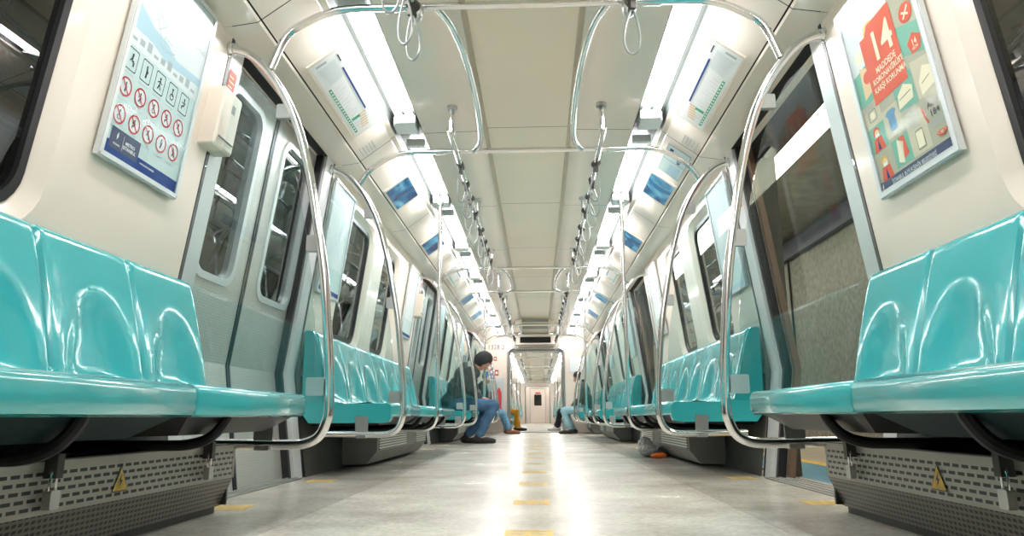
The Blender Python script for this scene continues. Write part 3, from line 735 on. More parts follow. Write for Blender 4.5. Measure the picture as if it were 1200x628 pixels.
for s in (-1, 1):
    for i, (a, b, z, ys) in enumerate(runs):
        root = thing('strap_rail', 'steel strap rail hung under the ceiling along the %s %s bench' % (bl[i], SIDE[s]), 'handrail', (s * .485, a, z))
        mb = MB()
        if i == 0: mb.tube([(s * .485, a, z), (s * .485, b, z)], .017, 12); mb.build('bar', 'chrome', root)
        else: mb.tube(spline([(s * .485, a, 2.3), (s * .485, a + .01, z + .07), (s * .485, a + .06, z + .01), (s * .485, a + .14, z), (s * .485, b - .14, z), (s * .485, b - .05, z + .02), (s * .485, b, z + .1), (s * .485, b, 2.3)], 4), .017, 12); mb.build('bar', 'chrome', root)
        mt = [b] if i == 0 else ([a, (a + b) / 2, b] if b - a > 3 else [a, b])
        for q, y in enumerate(mt):
            mb = MB(); mb.tube([(s * .485, y, z), (s * .485, y, 2.345)], .015, 10); mb.tube([(s * .485, y, 2.335), (s * .485, y, 2.358)], .034, 12); mb.build('ceiling_bracket', 'steel', root)
        if i == 0:
            mb = MB(); mb.sphere((s * .485, b + .03, z + .03), (.035, .045, .05)); mb.build('end_knuckle', 'steel', root)
        for q, y in enumerate(ys if not (i == 0 and s > 0) else [2.30, 2.76]):
            lab = 'grey looped hand strap, %s on the rail over the %s %s bench' % (ORD[q], bl[i], SIDE[s])
            strap(s * .485, y, z, random.uniform(-.5, .5), lab, 'hand straps on the strap rails')
    for j, d in enumerate(CAR2['doors'][:-1]):
        a, b = d + .95, d + P - .95
        root = thing('strap_rail', 'strap rail in the next car on the %s, seen through the gangway' % SIDE[s], 'handrail', (s * .485, a, 2.14), 'strap rails of the next car on the %s' % SIDE[s])
        mb = MB(); mb.tube([(s * .485, a, 2.3), (s * .485, a, 2.14), (s * .485, b, 2.14), (s * .485, b, 2.3)], .017, 8); mb.build('bar', 'chrome', root)
        for q in range(5): strap(s * .485, a + .3 + .68 * q, 2.14, random.uniform(-.5, .5), 'hand strap in the next car on the %s, seen through the gangway' % SIDE[s], 'hand straps of the next car on the %s' % SIDE[s])

# ------------------------------------------------------------------ ceiling lights
def make_light(s):
    root = thing('fluorescent_light', '', 'ceiling light', (0, 0, 0))
    mb = MB(); mb.sweep([(s * .742, 2.352), (s * .748, 2.412), (s * .94, 2.412), (s * .945, 2.35)], -.9, .9)
    mb.build('tray', 'lamp_back', root)
    for x in (.795, .868):
        mb = MB(); mb.tube([(s * x, -.665, 2.372), (s * x, .665, 2.372)], .021, 12); mb.build('tube', 'tube', root)
    for e in (-1, 1):
        mb = MB(); mb.box(*sorted((s * .765, s * .90)), *sorted((e * .672, e * .72)), 2.335, 2.39); mb.build('lamp_holder', 'white', root)
    mb = MB(); mb.box(*sorted((s * .775, s * .925)), .74, .90, 2.346, 2.41); mb.build('end_cover', 'white', root)
    return root
for s in (-1, 1):
    l0 = make_light(s); first = True; cnt = 0
    for k in range(-3, 22):
        y = 3.75 + 1.8133 * k
        if k == 21: y = 40.3  # extra light on each side, added to brighten the far vestibule wall
        elif y + .9 > 39.6 or (17.2 < y + .6 and y - .6 < 18.1): continue
        o = l0 if first else copy_tree(l0); first = False; o.location = (0, y, 0)
        if y < 2.6: o['label'] = 'twin-tube fluorescent light behind the top edge of the view on the %s' % SIDE[s]; o['group'] = 'lights overhead nearest the camera on the %s' % SIDE[s]
        elif y < 17.4: o['label'] = 'bright twin-tube fluorescent ceiling light, %s in view from the camera on the %s' % (ORD[cnt], SIDE[s]); o['group'] = 'ceiling lights in the car'; cnt += 1
        else: o['label'] = 'bright ceiling light of the next car on the %s, seen through the gangway' % SIDE[s]; o['group'] = 'ceiling lights of the next car on the %s' % SIDE[s]

# ------------------------------------------------------------------ sloped cove: route maps and screens
def cove(s, y, u=0, t=0, d=0):
    """point on the cove panel; t 0 inner .. 1 outer"""
    x = .98 + .205 * t; z = 2.305 - .153 * t; n = Vector((-s * .6, 0, -.8)).normalized()
    return Vector((s * x, y, z)) + n * d
def cove_flat(s, yc, t0, t1):
    # reader stands in the aisle looking at the side: right hand = +Y on the left wall
    V = (cove(s, 0, 0, 0) - cove(s, 0, 0, 1)).normalized(); N = Vector((-s * .153, 0, -.205)).normalized()
    if N.dot(Vector((-s, 0, -1))) < 0: N = -N
    return Flat(cove(s, yc, 0, t1) + N * .010, (0, -s, 0) if s > 0 else (0, 1, 0), V, N)
W_ = math.hypot(.205, .153)
def route_map(s, yc, label):
    root = thing('route_map', label, 'route map', cove(s, yc, 0, .4))
    fl = cove_flat(s, yc, .02, .78); fl.d = .0012; h = W_ * .74; w = .92
    fl2 = Flat(fl.o - fl.N * .009, fl.U, fl.V, fl.N); fl2.mats = ['ceil']
    pts = [(-w / 2 - .02, -.012), (w / 2 + .02, -.012), (w / 2 + .02, h + .012), (-w / 2 - .02, h + .012)]
    mb = MB(); mb.poly3([fl2.P(u, v, 0) for u, v in pts], .0095, fl.N); mb.build('frame', 'ceil', root, smooth=False)
    fl.rect(-w / 2, w / 2, 0, h, 'white', 1)
    # near end is left (s<0) or right (s>0): mirror so that the station list sits near the camera
    m = 1 if s < 0 else -1
    U = lambda u: m * u
    def R(u0, u1, v0, v1, mt, l=2): a, b = sorted((U(u0), U(u1))); fl.rect(a, b, v0, v1, mt, l)
    R(-.43, -.36, h * .86, h * .90, 'ink'); R(-.30, .22, h * .80, h * .86, 'navy', 3)
    R(-.18, .42, .020, .038, 'green', 2)
    for k in range(16): R(-.165 + .036 * k, -.145 + .036 * k, .024, .034, 'white', 3)
    for k in range(14): fl.line([(U(-.14 + k * .038), .045), (U(-.15 + k * .038), .045 + h * (.25 + .12 * math.sin(k * 1.7)))], .0022, 'line')
    for k in range(11): fl.line([(U(-.38 + k * .016), .03 + .002 * k), (U(-.40 + k * .016), h * .74)], .003, 'line')
    fl.poly([(U(-.40), h * .1), (U(-.20), h * .18), (U(-.22), h * .80), (U(-.42), h * .75)], 'paper_white', 1.5)
    R(-.44, -.42, h * .15, h * .5, 'line')
    for k in range(6): R(.24 + k * .03, .255 + k * .03, h * (.55 - .03 * k), h * (.78 - .02 * k), 'peach')
    R(.24, .27, .045, h * .55, 'green')
    fl.build('printed_sheet', root)
def tv(s, yc, label):
    root = thing('wall_screen', label, 'screen', cove(s, yc, 0, .5))
    fl = cove_flat(s, yc, .05, .92); h = W_ * .86; w = .47
    mb = MB(); mb.poly3([fl.P(u, v, -.009) for u, v in ((-w / 2 - .03, -.012), (w / 2 + .03, -.012), (w / 2 + .03, h + .012), (-w / 2 - .03, h + .012))], .010, fl.N); mb.build('bezel', 'ceil', root, smooth=False)
    mb = MB(); mb.poly3([fl.P(u, v, .001) for u, v in ((-w / 2, 0), (w / 2, 0), (w / 2, h), (-w / 2, h))], .002, fl.N); mb.build('picture', 'tv', root, smooth=False)
for s in (-1, 1):
    for i, y in enumerate((3.82, 9.25, 14.7)): route_map(s, y, 'white route map with green and blue line strips over the %s %s door' % (ORD[i], SIDE[s]))
    for i, y in enumerate((5.62, 7.40, 11.05, 12.85)): tv(s, y, 'blue wall screen on the sloped panel above the %s, %s from the camera' % ('left seats' if s < 0 else 'right seats', ORD[i]))
root = thing('notice_frame', 'small pale blue notice on the sloped panel just before the first right screen', 'notice', cove(1, 4.95, 0, .5))
fl = cove_flat(1, 4.98, .1, .9); h = W_ * .75
fl.rect(-.25, .25, 0, h, 'paper', 1); fl.ring([(-.25, 0), (.25, 0), (.25, h), (-.25, h)], .006, 'navy'); fl.rect(-.23, -.05, .02, h * .6, 'sea', 2); fl.line([(-.0, 0), (-.0, h)], .005, 'navy', 3); fl.rect(.12, .2, h * .7, h * .85, 'navy', 3)
fl.text('METRO', .08, .05, .04, 'navy'); fl.mb.build('sheet', fl.mats, root, smooth=False)
# speaker dots / fasteners on the cove
for s in (-1, 1):
    root = thing('speaker_grille', 'small oval speaker grille on the sloped ceiling panel over the first %s door' % SIDE[s], 'speaker', cove(s, 4.55, 0, .7))
    mb = MB(); 
    for q in range(5): mb.tube([cove(s, 4.50 - .004 * abs(q - 2) + .0, 0, .45 + .1 * q, .002), cove(s, 4.62 - .0, 0, .45 + .1 * q, .002)], .003, 6)
    mb.build('grille', 'line', root)

# ------------------------------------------------------------------ wall posters
def wall_frame(s, y0, y1, z0, z1, off=.02):
    x0, x1 = wx(z0) - off, wx(z1) - off
    V = Vector((s * (x1 - x0), 0, z1 - z0)); H = V.length; V = V.normalized(); U = Vector((0, 1 if s < 0 else -1, 0))
    N = U.cross(V); 
    if N.x * s > 0: N = -N
    o = Vector((s * x0, y0 if s < 0 else y1, z0)); return Flat(o, U, V, N), y1 - y0, H
def frame_mb(fl, w, h, b=.018, t=.018):
    mb = MB()
    for pts in ([(0, 0), (w, 0), (w - b, b), (b, b)], [(0, h), (w, h), (w - b, h - b), (b, h - b)], [(0, 0), (b, b), (b, h - b), (0, h)], [(w, 0), (w, h), (w - b, h - b), (w - b, b)]):
        mb.poly3([fl.P(u, v, -t * .6) for u, v in pts], t, fl.N)
        mb.poly3([fl.P(w / 2 + (u - w / 2) * .985, h / 2 + (v - h / 2) * .99, t * .4) for u, v in pts], t * .25, fl.N)
    return mb
def pictogram(fl, u, v, r, kind):
    """simple standing / seated figures"""
    fl.circ(u, v + r * .50, r * .15, 'ink', 3, 10)
    if kind % 5 == 0: fl.line([(u, v + r * .4), (u - r * .05, v - r * .1), (u + r * .3, v - r * .15), (u + r * .3, v - r * .6)], r * .22, 'ink', 3); fl.line([(u, v + r * .2), (u - r * .35, v - r * .2)], r * .12, 'ink', 3)
    elif kind % 5 == 1: fl.line([(u, v + r * .35), (u + r * .08, v), (u, v - r * .65)], r * .26, 'ink', 3); fl.circ(u + r * .1, v, r * .2, 'ink', 3, 10)
    elif kind % 5 == 2: fl.line([(u, v + r * .4), (u, v - r * .1), (u - r * .25, v - r * .65)], r * .16, 'ink', 3); fl.line([(u, v - r * .1), (u + r * .25, v - r * .65)], r * .14, 'ink', 3); fl.line([(u - r * .4, v + r * .0), (u, v + r * .25), (u + r * .4, v)], r * .11, 'ink', 3)
    elif kind % 5 == 3: fl.ring([(u + r * .36 * math.cos(a * PI / 8), v - r * .3 + r * .36 * math.sin(a * PI / 8)) for a in range(16)], r * .1, 'ink', 3); fl.line([(u, v + r * .35), (u, v - r * .1), (u + r * .35, v - r * .15)], r * .14, 'ink', 3)
    else: fl.line([(u, v + r * .35), (u + r * .1, v - r * .2), (u - r * .3, v - r * .25), (u - r * .3, v - r * .6)], r * .18, 'ink', 3); fl.line([(u - r * .45, v + r * .1), (u + r * .35, v + r * .1)], r * .1, 'ink', 3)
def poster_rules(y0, y1, z0, z1, label):
    s = -1; fl, w, h = wall_frame(s, y0, y1, z0, z1)
    root = thing('poster', label, 'poster', fl.o)
    frame_mb(fl, w, h).build('frame', 'alu', root)
    pr = Flat(fl.P(.016, .016, .002), fl.U, fl.V, fl.N); W, H = w - .032, h - .032
    pr.rect(0, W, 0, H, 'paper', .5); pr.rect(0, W, H * .52, H, 'paper_white', 1)
    pr.poly([(0, H * .60), (W * .25, H * .60), (W * .5, H * .57), (W, H * .60), (W, H * .64), (W * .6, H * .62), (W * .45, H * .66), (W * .25, H * .67), (0, H * .73)], 'sea', 1.5)
    random.seed(3)
    for q in range(9):
        p = [(W * random.uniform(.05, .9), H * random.uniform(.66, .95))]
        for _ in range(7): p.append((min(W, max(0, p[-1][0] + W * random.uniform(-.12, .13))), min(H * .98, max(H * .62, p[-1][1] + H * random.uniform(-.06, .05)))))
        pr.line(p, .0022, 'line', 2)
    for q in range(10): pr.rect(W * (.03 + .095 * q), W * (.03 + .095 * q) + .03, H * .545, H * (.56 + .015 * (q % 3)), 'line', 2)
    r = .036
    for k in range(5):
        u = W * (.09 + .187 * k); v = H * .455
        pr.ring(rrect(u - .033, u + .033, v - .042, v + .042, .008, 3), .0045, 'ink', 2); pictogram(pr, u, v, r * 1.05, k)
        pr.rect(u - .028, u + .028, v - .056, v - .054, 'line', 2)
    for row, v in ((0, H * .325), (1, H * .195)):
        for k in range(5):
            u = W * (.09 + .187 * k) + (.004 if row else 0)
            pr.circ(u, v, r * .92, 'paper_white', 1.5); pictogram(pr, u, v, r * .8, k + 2 * row + 1)
            if not (row == 1 and k == 3): pr.line([(u - r * .66, v + r * .66), (u + r * .66, v - r * .66)], .0055, 'red', 4)
            pr.ring([(u + r * math.cos(a * PI / 12), v + r * math.sin(a * PI / 12)) for a in range(24)], .0065, 'red', 4)
            pr.rect(u - .034, u + .034, v - .050, v - .0485, 'line', 2); pr.rect(u - .034, u + .02, v - .055, v - .0535, 'line', 2)
    pr.rect(0, W, 0, H * .07, 'navy', 2); pr.rect(W * .06, W * .42, H * .04, H * .135, 'navy2', 3)
    pr.poly([(W * .135, H * .085), (W * .15, H * .10), (W * .145, H * .122), (W * .13, H * .105)], 'white', 4)
    for i, t in enumerate(('METRO', 'ISTANBUL')): pr.text(t, W * .30, H * (.085 - .022 * i), .018, 'white', 5)
    pr.text('ISTANBUL', W * .145, H * .06, .009, 'white', 5); pr.line([(W * .215, H * .05), (W * .215, H * .12)], .0015, 'white', 4)
    pr.text('www.metro.istanbul', W * .55, H * .045, .012, 'white', 5)
    pr.build('printed_sheet', root)
    mb = MB(); mb.poly3([fl.P(u, v, .0105) for u, v in ((.014, .014), (w - .014, .014), (w - .014, h - .014), (.014, h - .014))], .001, fl.N); mb.build('cover_pane', 'poster_glass', root, smooth=False)
    mb = MB()
    for u, v in ((.008, .012), (w - .008, .012), (w - .008, h - .012)): mb.sphere(fl.P(u, v, .006), .008, u=8, v=6)
    mb.build('corner_screw', 'steel', root)
def poster_virus(y0, y1, z0, z1, label):
    s = 1; fl, w, h = wall_frame(s, y0, y1, z0, z1)
    root = thing('poster', label, 'poster', fl.o)
    frame_mb(fl, w, h, .024).build('frame', 'alu', root)
    pr = Flat(fl.P(.02, .02, .002), fl.U, fl.V, fl.N); W, H = w - .04, h - .04
    pr.rect(0, W, 0, H, 'khaki', .5)
    def warp(u, v):
        a, b = u / W, v / H
        if b > .056: b = .056 + (b - .056) * .83 - .06 * min(1, max(0, (a - .72) / .06)) * min(1, max(0, (b - .1) / .1))
        return a * W, min(b, 1.) * H
    pr.warp = warp
    pr.rect(0, W * .68, H * .62, H * 1.19, 'paper_white', 1); pr.rect(W * .7, W, H * 1.0, H * 1.3, 'paper_white', 1); pr.poly([(W * .0, H * .55), (W * .22, H * .55), (W * .22, H * .78), (0, H * .76)], 'mint', 1.5)
    pr.rect(W * .70, W, H * .62, H * .80, 'mint', 1); pr.rect(W * .48, W * .74, H * .36, H * .56, 'mint', 1); pr.rect(W * .28, W * .52, H * .07, H * .24, 'mint', 1); pr.rect(W * .0, W * .26, H * .4, H * .55, 'sand', 1)
    pr.rect(W * .26, W * .50, H * .26, H * .44, 'sand', 1); pr.rect(W * .75, W, H * .38, H * .60, 'sand', 1); pr.rect(W * .52, W * .76, H * .07, H * .30, 'sand', 1); pr.rect(0, W * .26, H * .24, H * .4, 'mint', 1)
    pr.poly([(W * .10, H * .58), (W * .22, H * .60), (W * .24, H * .75), (W * .12, H * .79)], 'peach', 2); pr.circ(W * .16, H * .85, .035, 'cream_ink', 2)
    pr.circ(W * .38, H * .94, .045, 'yellow', 1.8); pr.circ(W * .2, H * .7, .03, 'redor', 2.5)
    pr.rect(W * .22, W * .70, H * .50, H * .93, 'redor', 3); pr.poly([(W * .22, H * .86), (W * .36, H * .98), (W * .70, H * .98), (W * .70, H * .90)], 'redor', 2.9)
    pr.text('14', W * .50, H * .735, .195, 'cream_ink', 4, sx=.85)
    for i, t in enumerate(('MADDEDE', "KORONAVİRÜS'E", 'KARŞI KORUNMA')): pr.text(t, W * .49, H * (.665 - .052 * i), .038 if i else .042, 'cream_ink', 4, sx=.76)
    pr.circ(W * .86, H * .90, .043, 'redor', 3)
    pr.line([(W * .86 - .02, H * .90 - .022), (W * .86 + .022, H * .90 + .022)], .010, 'cream_ink', 4); pr.line([(W * .86 - .022, H * .90 + .010), (W * .86 + .016, H * .90 - .016)], .009, 'cream_ink', 4)
    c = (W * .87, H * .71); pr.poly([(c[0] + .045 * math.cos(PI / 2 + 2 * PI * k / 5), c[1] + .048 * math.sin(PI / 2 + 2 * PI * k / 5)) for k in range(5)], 'redor', 3)
    pr.text('14', c[0], c[1] - .008, .04, 'cream_ink', 4, sx=.8); pr.text('GÜN', c[0], c[1] - .026, .017, 'cream_ink', 4)
    # small illustrations
    pr.ring(rrect(W * .08, W * .2, H * .43, H * .50, .01, 3), .003, 'ink', 3); pr.circ(W * .14, H * .465, .018, 'cream_ink', 3)
    pr.poly([(W * .33, H * .29), (W * .43, H * .29), (W * .43, H * .38), (W * .46, H * .40), (W * .42, H * .42), (W * .34, H * .42), (W * .30, H * .40), (W * .33, H * .38)], 'blue', 3)
    pr.poly([(W * .50, H * .37), (W * .70, H * .38), (W * .72, H * .45), (W * .62, H * .49), (W * .52, H * .45)], 'cream_ink', 3); pr.line([(W * .53, H * .42), (W * .69, H * .43)], .003, 'ink', 4)
    pr.poly([(W * .80, H * .42), (W * .96, H * .44), (W * .97, H * .54), (W * .88, H * .57), (W * .80, H * .50)], 'cream_ink', 3); pr.line([(W * .83, H * .48), (W * .93, H * .5)], .003, 'ink', 4)
    for cx, cy, hair, coat in ((W * .13, H * .31, 'redor', 'redor'), (W * .14, H * .12, 'yellow', 'redor')):
        pr.poly([(cx - .045, cy - .055), (cx + .045, cy - .055), (cx + .03, cy + .01), (cx - .03, cy + .01)], coat, 3); pr.circ(cx, cy + .035, .026, hair, 3); pr.circ(cx + .003, cy + .03, .018, 'peach', 3.5); pr.rect(cx - .014, cx + .018, cy + .012, cy + .028, 'white', 4); pr.poly([(cx - .01, cy - .05), (cx + .01, cy - .05), (cx, cy + .005)], 'navy', 4)
    pr.poly([(W * .33, H * .10), (W * .40, H * .08), (W * .44, H * .2), (W * .36, H * .23)], 'cream_ink', 3); pr.poly([(W * .41, H * .10), (W * .48, H * .12), (W * .46, H * .235), (W * .39, H * .235)], 'redor', 3)
    pr.ring(rrect(W * .60, W * .70, H * .09, H * .2, .006, 3), .003, 'ink', 3); pr.rect(W * .61, W * .69, H * .10, H * .19, 'cream_ink', 3)
    for q in range(5): pr.rect(W * .55, W * .68, H * (.22 + .012 * q), H * (.224 + .012 * q), 'line', 3); pr.rect(W * .03, W * .20, H * (.51 + .008 * q), H * (.513 + .008 * q), 'line', 3); pr.rect(W * .50, W * .68, H * (.49 + .012 * q) - .03 * (q > 3), H * (.493 + .012 * q) - .03 * (q > 3), 'line', 2.5)
    pr.text('ALO', W * .88, H * .335, .036, 'ink', 3); pr.text('184', W * .88, H * .285, .04, 'ink', 3); pr.line([(W * .76, H * .33), (W * .755, H * .29), (W * .79, H * .265)], .012, 'redor', 4)
    for q in range(3): pr.rect(W * .78, W * .98, H * (.255 - .012 * q), H * (.26 - .012 * q), 'line', 3)
    pr.circ(W * .90, H * .13, .034, 'redor', 4); pr.ring([(W * .90 + .026 * math.cos(a * PI / 8), H * .13 + .026 * math.sin(a * PI / 8)) for a in range(16)], .003, 'cream_ink', 5); pr.circ(W * .90, H * .13, .012, 'peach', 5)
    pr.rect(0, W, 0, H * .055, 'navy2', 3); pr.text('İSTANBUL BÜYÜKŞEHİR BELEDİYESİ', W * .48, H * .017, .024, 'paper_white', 5, sx=.78, bold=False)
    pr.poly([(W * .03, H * .01), (W * .045, H * .03), (W * .04, H * .05), (W * .025, H * .03)], 'paper_white', 5)
    pr.build('printed_sheet', root)
    mb = MB(); mb.poly3([fl.P(u, v, .0125) for u, v in ((.02, .02), (w - .02, .02), (w - .02, h - .02), (.02, h - .02))], .001, fl.N); mb.build('cover_pane', 'poster_glass', root, smooth=False)
poster_rules(2.205, 2.735, 1.262, 2.095, 'blue-grey rules poster with red prohibition circles in an aluminium frame, left wall')
poster_virus(2.215, 2.765, 1.222, 2.035, 'red 14 rules virus poster in a pale metal frame by the first right door')
def plain_poster(s, y0, y1, z0, z1, label, dark=False):
    fl, w, h = wall_frame(s, y0, y1, z0, z1); root = thing('poster', label, 'poster', fl.o)
    frame_mb(fl, w, h, .016).build('frame', 'alu', root)
    pr = Flat(fl.P(.015, .015, .002), fl.U, fl.V, fl.N); W, H = w - .03, h - .03
    pr.rect(0, W, 0, H, 'paper_white', .5); pr.rect(0, W, H * .0, H * .25, 'paper', 1)
    random.seed(int(y0 * 10))
    for q in range(6):
        p = [(W * random.uniform(.1, .9), H * random.uniform(.3, .9))]
        for _ in range(5): p.append((min(W, max(0, p[-1][0] + W * random.uniform(-.15, .16))), min(H * .96, max(H * .25, p[-1][1] + H * random.uniform(-.12, .12)))))
        pr.line(p, .003, 'sea', 2)
    pr.rect(0, W, 0, H * .05, 'navy' if s < 0 else 'sea', 2); pr.build('printed_sheet', root)
for s in (-1, 1):
    for i, y in enumerate((4.64, 10.08)): plain_poster(s, y, y + .52, 1.22, 2.03, 'pale line-map poster in a metal frame just past the %s %s door' % (ORD[i], SIDE[s]))
    for i, y in enumerate((7.60, 13.04)): plain_poster(s, y, y + .52, 1.25, 2.05, 'pale poster in a metal frame just before the %s %s door' % (ORD[i + 1], SIDE[s]))

# intercom box and stickers
def intercom(s, y, label):
    x = lambda z: wx(z) - .0
    root = thing('intercom_box', label, 'intercom', (s * 1.38, y, 1.7))
    z0, z1 = 1.555, 1.83; ya, yb = y - .09, y + .09; d = .075
    def face(k, ins): return [(s * (x(z) - k), yy, z) for yy, z in rrect(ya + ins, yb - ins, z0 + ins, z1 - ins, .012, 3)]
    a, b, c = face(0, 0), face(d * .9, 0), face(d, .008); n = len(a)
    mb = MB(); mb.add(a + b + c, [(q * n + i, q * n + (i + 1) % n, (q + 1) * n + (i + 1) % n, (q + 1) * n + i) for q in range(2) for i in range(n)] + [tuple(range(2 * n, 3 * n))]); mb.build('housing', 'cream', root)
    mb = MB(); mb.add([(s * (x(z) - d - .001), yy, z) for yy, z in ((y - .0, 1.735), (y + .035, 1.735), (y + .035, 1.775), (y - .0, 1.775))], [(0, 1, 2, 3)]); mb.build('speak_slot', 'grey', root)
    mb = MB(); mb.box(*sorted((s * (x(1.64) - d - .002), s * (x(1.64) - d + .01))), y - .07, y + .07, 1.598, 1.602); mb.build('lid_seam', 'grey', root)
def sticker(s, y, z, label):
    fl, w, h = wall_frame(s, y, y + .075, z, z + .13, .002); root = thing('sticker', label, 'sticker', fl.o)
    fl.rect(0, w, 0, h, 'redor', 2)
    for q in range(4): fl.rect(.01, w - .012 * (1 + q % 2), h * (.2 + .18 * q), h * (.24 + .18 * q), 'cream_ink', 3)
    fl.build('print', root)
intercom(-1, 2.93, 'cream intercom box on the post before the first left door')
sticker(-1, 2.97, 1.85, 'red sticker on the post above the cream intercom box')
sticker(1, 4.47, 1.72, 'red sticker on the far post of the first right door')
for i, d in enumerate((9.19, 14.63)): intercom(-1, d - .82, 'cream intercom box on the post before the %s left door' % ORD[i + 1])
for i, d in enumerate((9.19, 14.63)): sticker(-1, d - .79, 1.86, 'red sticker above the intercom box of the %s left door' % ORD[i + 1])

# ------------------------------------------------------------------ floor marks
def mark(x, y, label, group):
    root = thing('floor_sticker', label, 'floor marking', (x, y, 0), group)
    fl = Flat((x, y, .0), (1, 0, 0), (0, 1, 0), (0, 0, 1)); fl.d = .0008
    w, h = .08, .085
    fl.rect(-w, w, -h, h, 'yellow', 1)
    for q in range(3):
        fl.rect(-w * .75, -w * .2 + .01 * q, -h * .6 + .05 * q, -h * .6 + .05 * q + .018, 'khaki', 2); fl.rect(w * .0 + .01 * q, w * .75, -h * .6 + .05 * q, -h * .6 + .05 * q + .018, 'khaki', 2)
    fl.build('print', root)
for i in range(12): mark(.018, 2.40 + .865 * i, 'yellow distance sticker on the floor centreline, %s from the camera' % ORD[i], 'yellow stickers along the centreline')
for s in (-1, 1):
    dy = 0 if s < 0 else .16
    for i, (y, t) in enumerate(((3.08, 'near side of the first'), (4.35, 'far side of the first'), (8.52, 'near side of the second'), (9.8, 'far side of the second'))):
        mark(s * 1.26 - (.0 if s < 0 else -.03), y + dy, 'yellow floor sticker at the %s %s door' % (t, SIDE[s]), 'yellow stickers by the doors')

# ------------------------------------------------------------------ litter
root = thing('litter_bag', 'crumpled plastic bag with orange wrapper on the floor by the second right bench', 'litter', (1.12, 5.9, 0))
random.seed(11)
mb = MB(); mb.sphere((1.08, 6.75, .06), (.09, .10, .055), u=26, v=16); mb.sphere((1.06, 6.88, .09), (.07, .08, .085), u=26, v=16); mb.sphere((1.20, 6.85, .04), (.10, .08, .04), u=26, v=16)
mb.v = [(x + random.uniform(-.012, .012), y + random.uniform(-.012, .012), max(.002, z + random.uniform(-.012, .012))) for x, y, z in mb.v]; mb.build('plastic_bag', 'plasticbag', root, ang=20)
mb = MB(); mb.sphere((1.13, 6.56, .022), (.075, .05, .022), u=14, v=8); mb.v = [(x, y + random.uniform(-.006, .006), z + random.uniform(-.0, .008)) for x, y, z in mb.v]; mb.build('wrapper', 'orange', root)

# ------------------------------------------------------------------ outside: station on the right, tunnel on the left
mb = MB(); mb.box(1.72, 2.26, -4, 45, -.06, -.01); struct('floor_platform_edge', mb, 'plat_blue')
mb = MB(); mb.box(2.26, 2.40, -4, 45, -.06, -.009); struct('trim_1', mb, 'yellow')
mb = MB(); mb.box(2.40, 4.3, -4, 45, -.06, -.01); struct('floor_platform', mb, 'plat_tile')
mb = MB(); mb.box(4.2, 4.3, -4, 45, -.05, 2.85)
struct('wall_platform', mb, 'stone')
mb = MB(); mb.box(4.1, 4.3, -4, 45, 2.85, 3.12); struct('trim_2', mb, 'band')
mb = MB(); mb.box(1.7, 4.3, -4, 45, 3.2, 3.3); struct('ceiling_platform', mb, 'station_ceiling')
root = thing('station_light_strip', 'long glowing light strip under the station ceiling outside the right doors', 'ceiling light', (2.75, 8, 3.15))
mb = MB()
for k in range(-2, 24): mb.box(2.54, 2.92, k * 1.6, k * 1.6 + 1.56, 3.12, 3.16)
mb.build('diffuser', 'lightpanel', root)
mb = MB(); mb.box(2.48, 2.98, -3.2, 38.4, 3.16, 3.2); mb.build('housing', 'grey', root)
for i in range(7):
    mb = MB(); mb.box(4.17, 4.2, -1 + i * 3.1, -.985 + i * 3.1, 0, 2.85)
    struct('trim_%d' % (10 + i), mb, 'gap')
root = thing('wall_sign', 'dark slanted sign panel on the station wall outside the first right door', 'sign', (4.17, 7.9, 1.2))
mb = MB(); mb.box(4.14, 4.19, 7.4, 8.1, .35, 1.35); mb.build('panel', 'band', root)
mb = MB(); mb.box(-3.3, -3.2, -4, 45, -1, 4); mb.box(-3.3, -1.8, -4, 45, -1.1, -1); mb.box(-3.3, -1.7, -4, 45, 3.4, 3.5); struct('wall_tunnel', mb, 'tunnel')
mb = MB()
for z in (.6, 1.1, 1.5, 2.1): mb.tube([(-3.12, -4, z), (-3.12, 45, z)], .03, 8)
struct('trim_tunnel', mb, 'grey')
mb = MB(); mb.box(-1.7, 1.7, -3.6, -3.5, 0, 2.45); struct('wall_rear', mb, 'cream')

# ------------------------------------------------------------------ people
def remesh(mb, voxel, name, mat, parent=None, smooth=2, folds=0):
    me = bpy.data.meshes.new(name); me.from_pydata(mb.v, [], mb.f); ob = bpy.data.objects.new(name, me); C.objects.link(ob)
    r = ob.modifiers.new('r', 'REMESH'); r.mode = 'VOXEL'; r.voxel_size = voxel
    sm = ob.modifiers.new('s', 'SMOOTH'); sm.factor = .5; sm.iterations = smooth
    dg = bpy.context.evaluated_depsgraph_get(); ev = ob.evaluated_get(dg); m2 = bpy.data.meshes.new_from_object(ev)
    bpy.data.objects.remove(ob); m2.materials.clear(); m2.materials.append(M[mat]); m2.shade_smooth()
    if folds:
        from mathutils import noise
        nrm = [v.normal.copy() for v in m2.vertices]
        for v, nv in zip(m2.vertices, nrm):
            p = v.co.copy(); k = noise.noise(Vector((p.x * 9, p.y * 9, p.z * 14))) + .5 * noise.noise(Vector((p.x * 22, p.y * 22, p.z * 30 + 5)))
            v.co = p + nv * k * folds
    o = bpy.data.objects.new(name, m2); C.objects.link(o)
    if parent: o.parent = parent
    return o
def limb(mb, pts, rad):
    for (a, b), (ra, rb) in zip(zip(pts, pts[1:]), zip(rad, rad[1:])):
        a, b = Vector(a), Vector(b); n = 6
        mb.tube([a + (b - a) * k / n for k in range(n + 1)], [ra + (rb - ra) * k / n for k in range(n + 1)], 14)
    for p, r in zip(pts, rad): mb.sphere(p, r * 1.0, u=14, v=10)
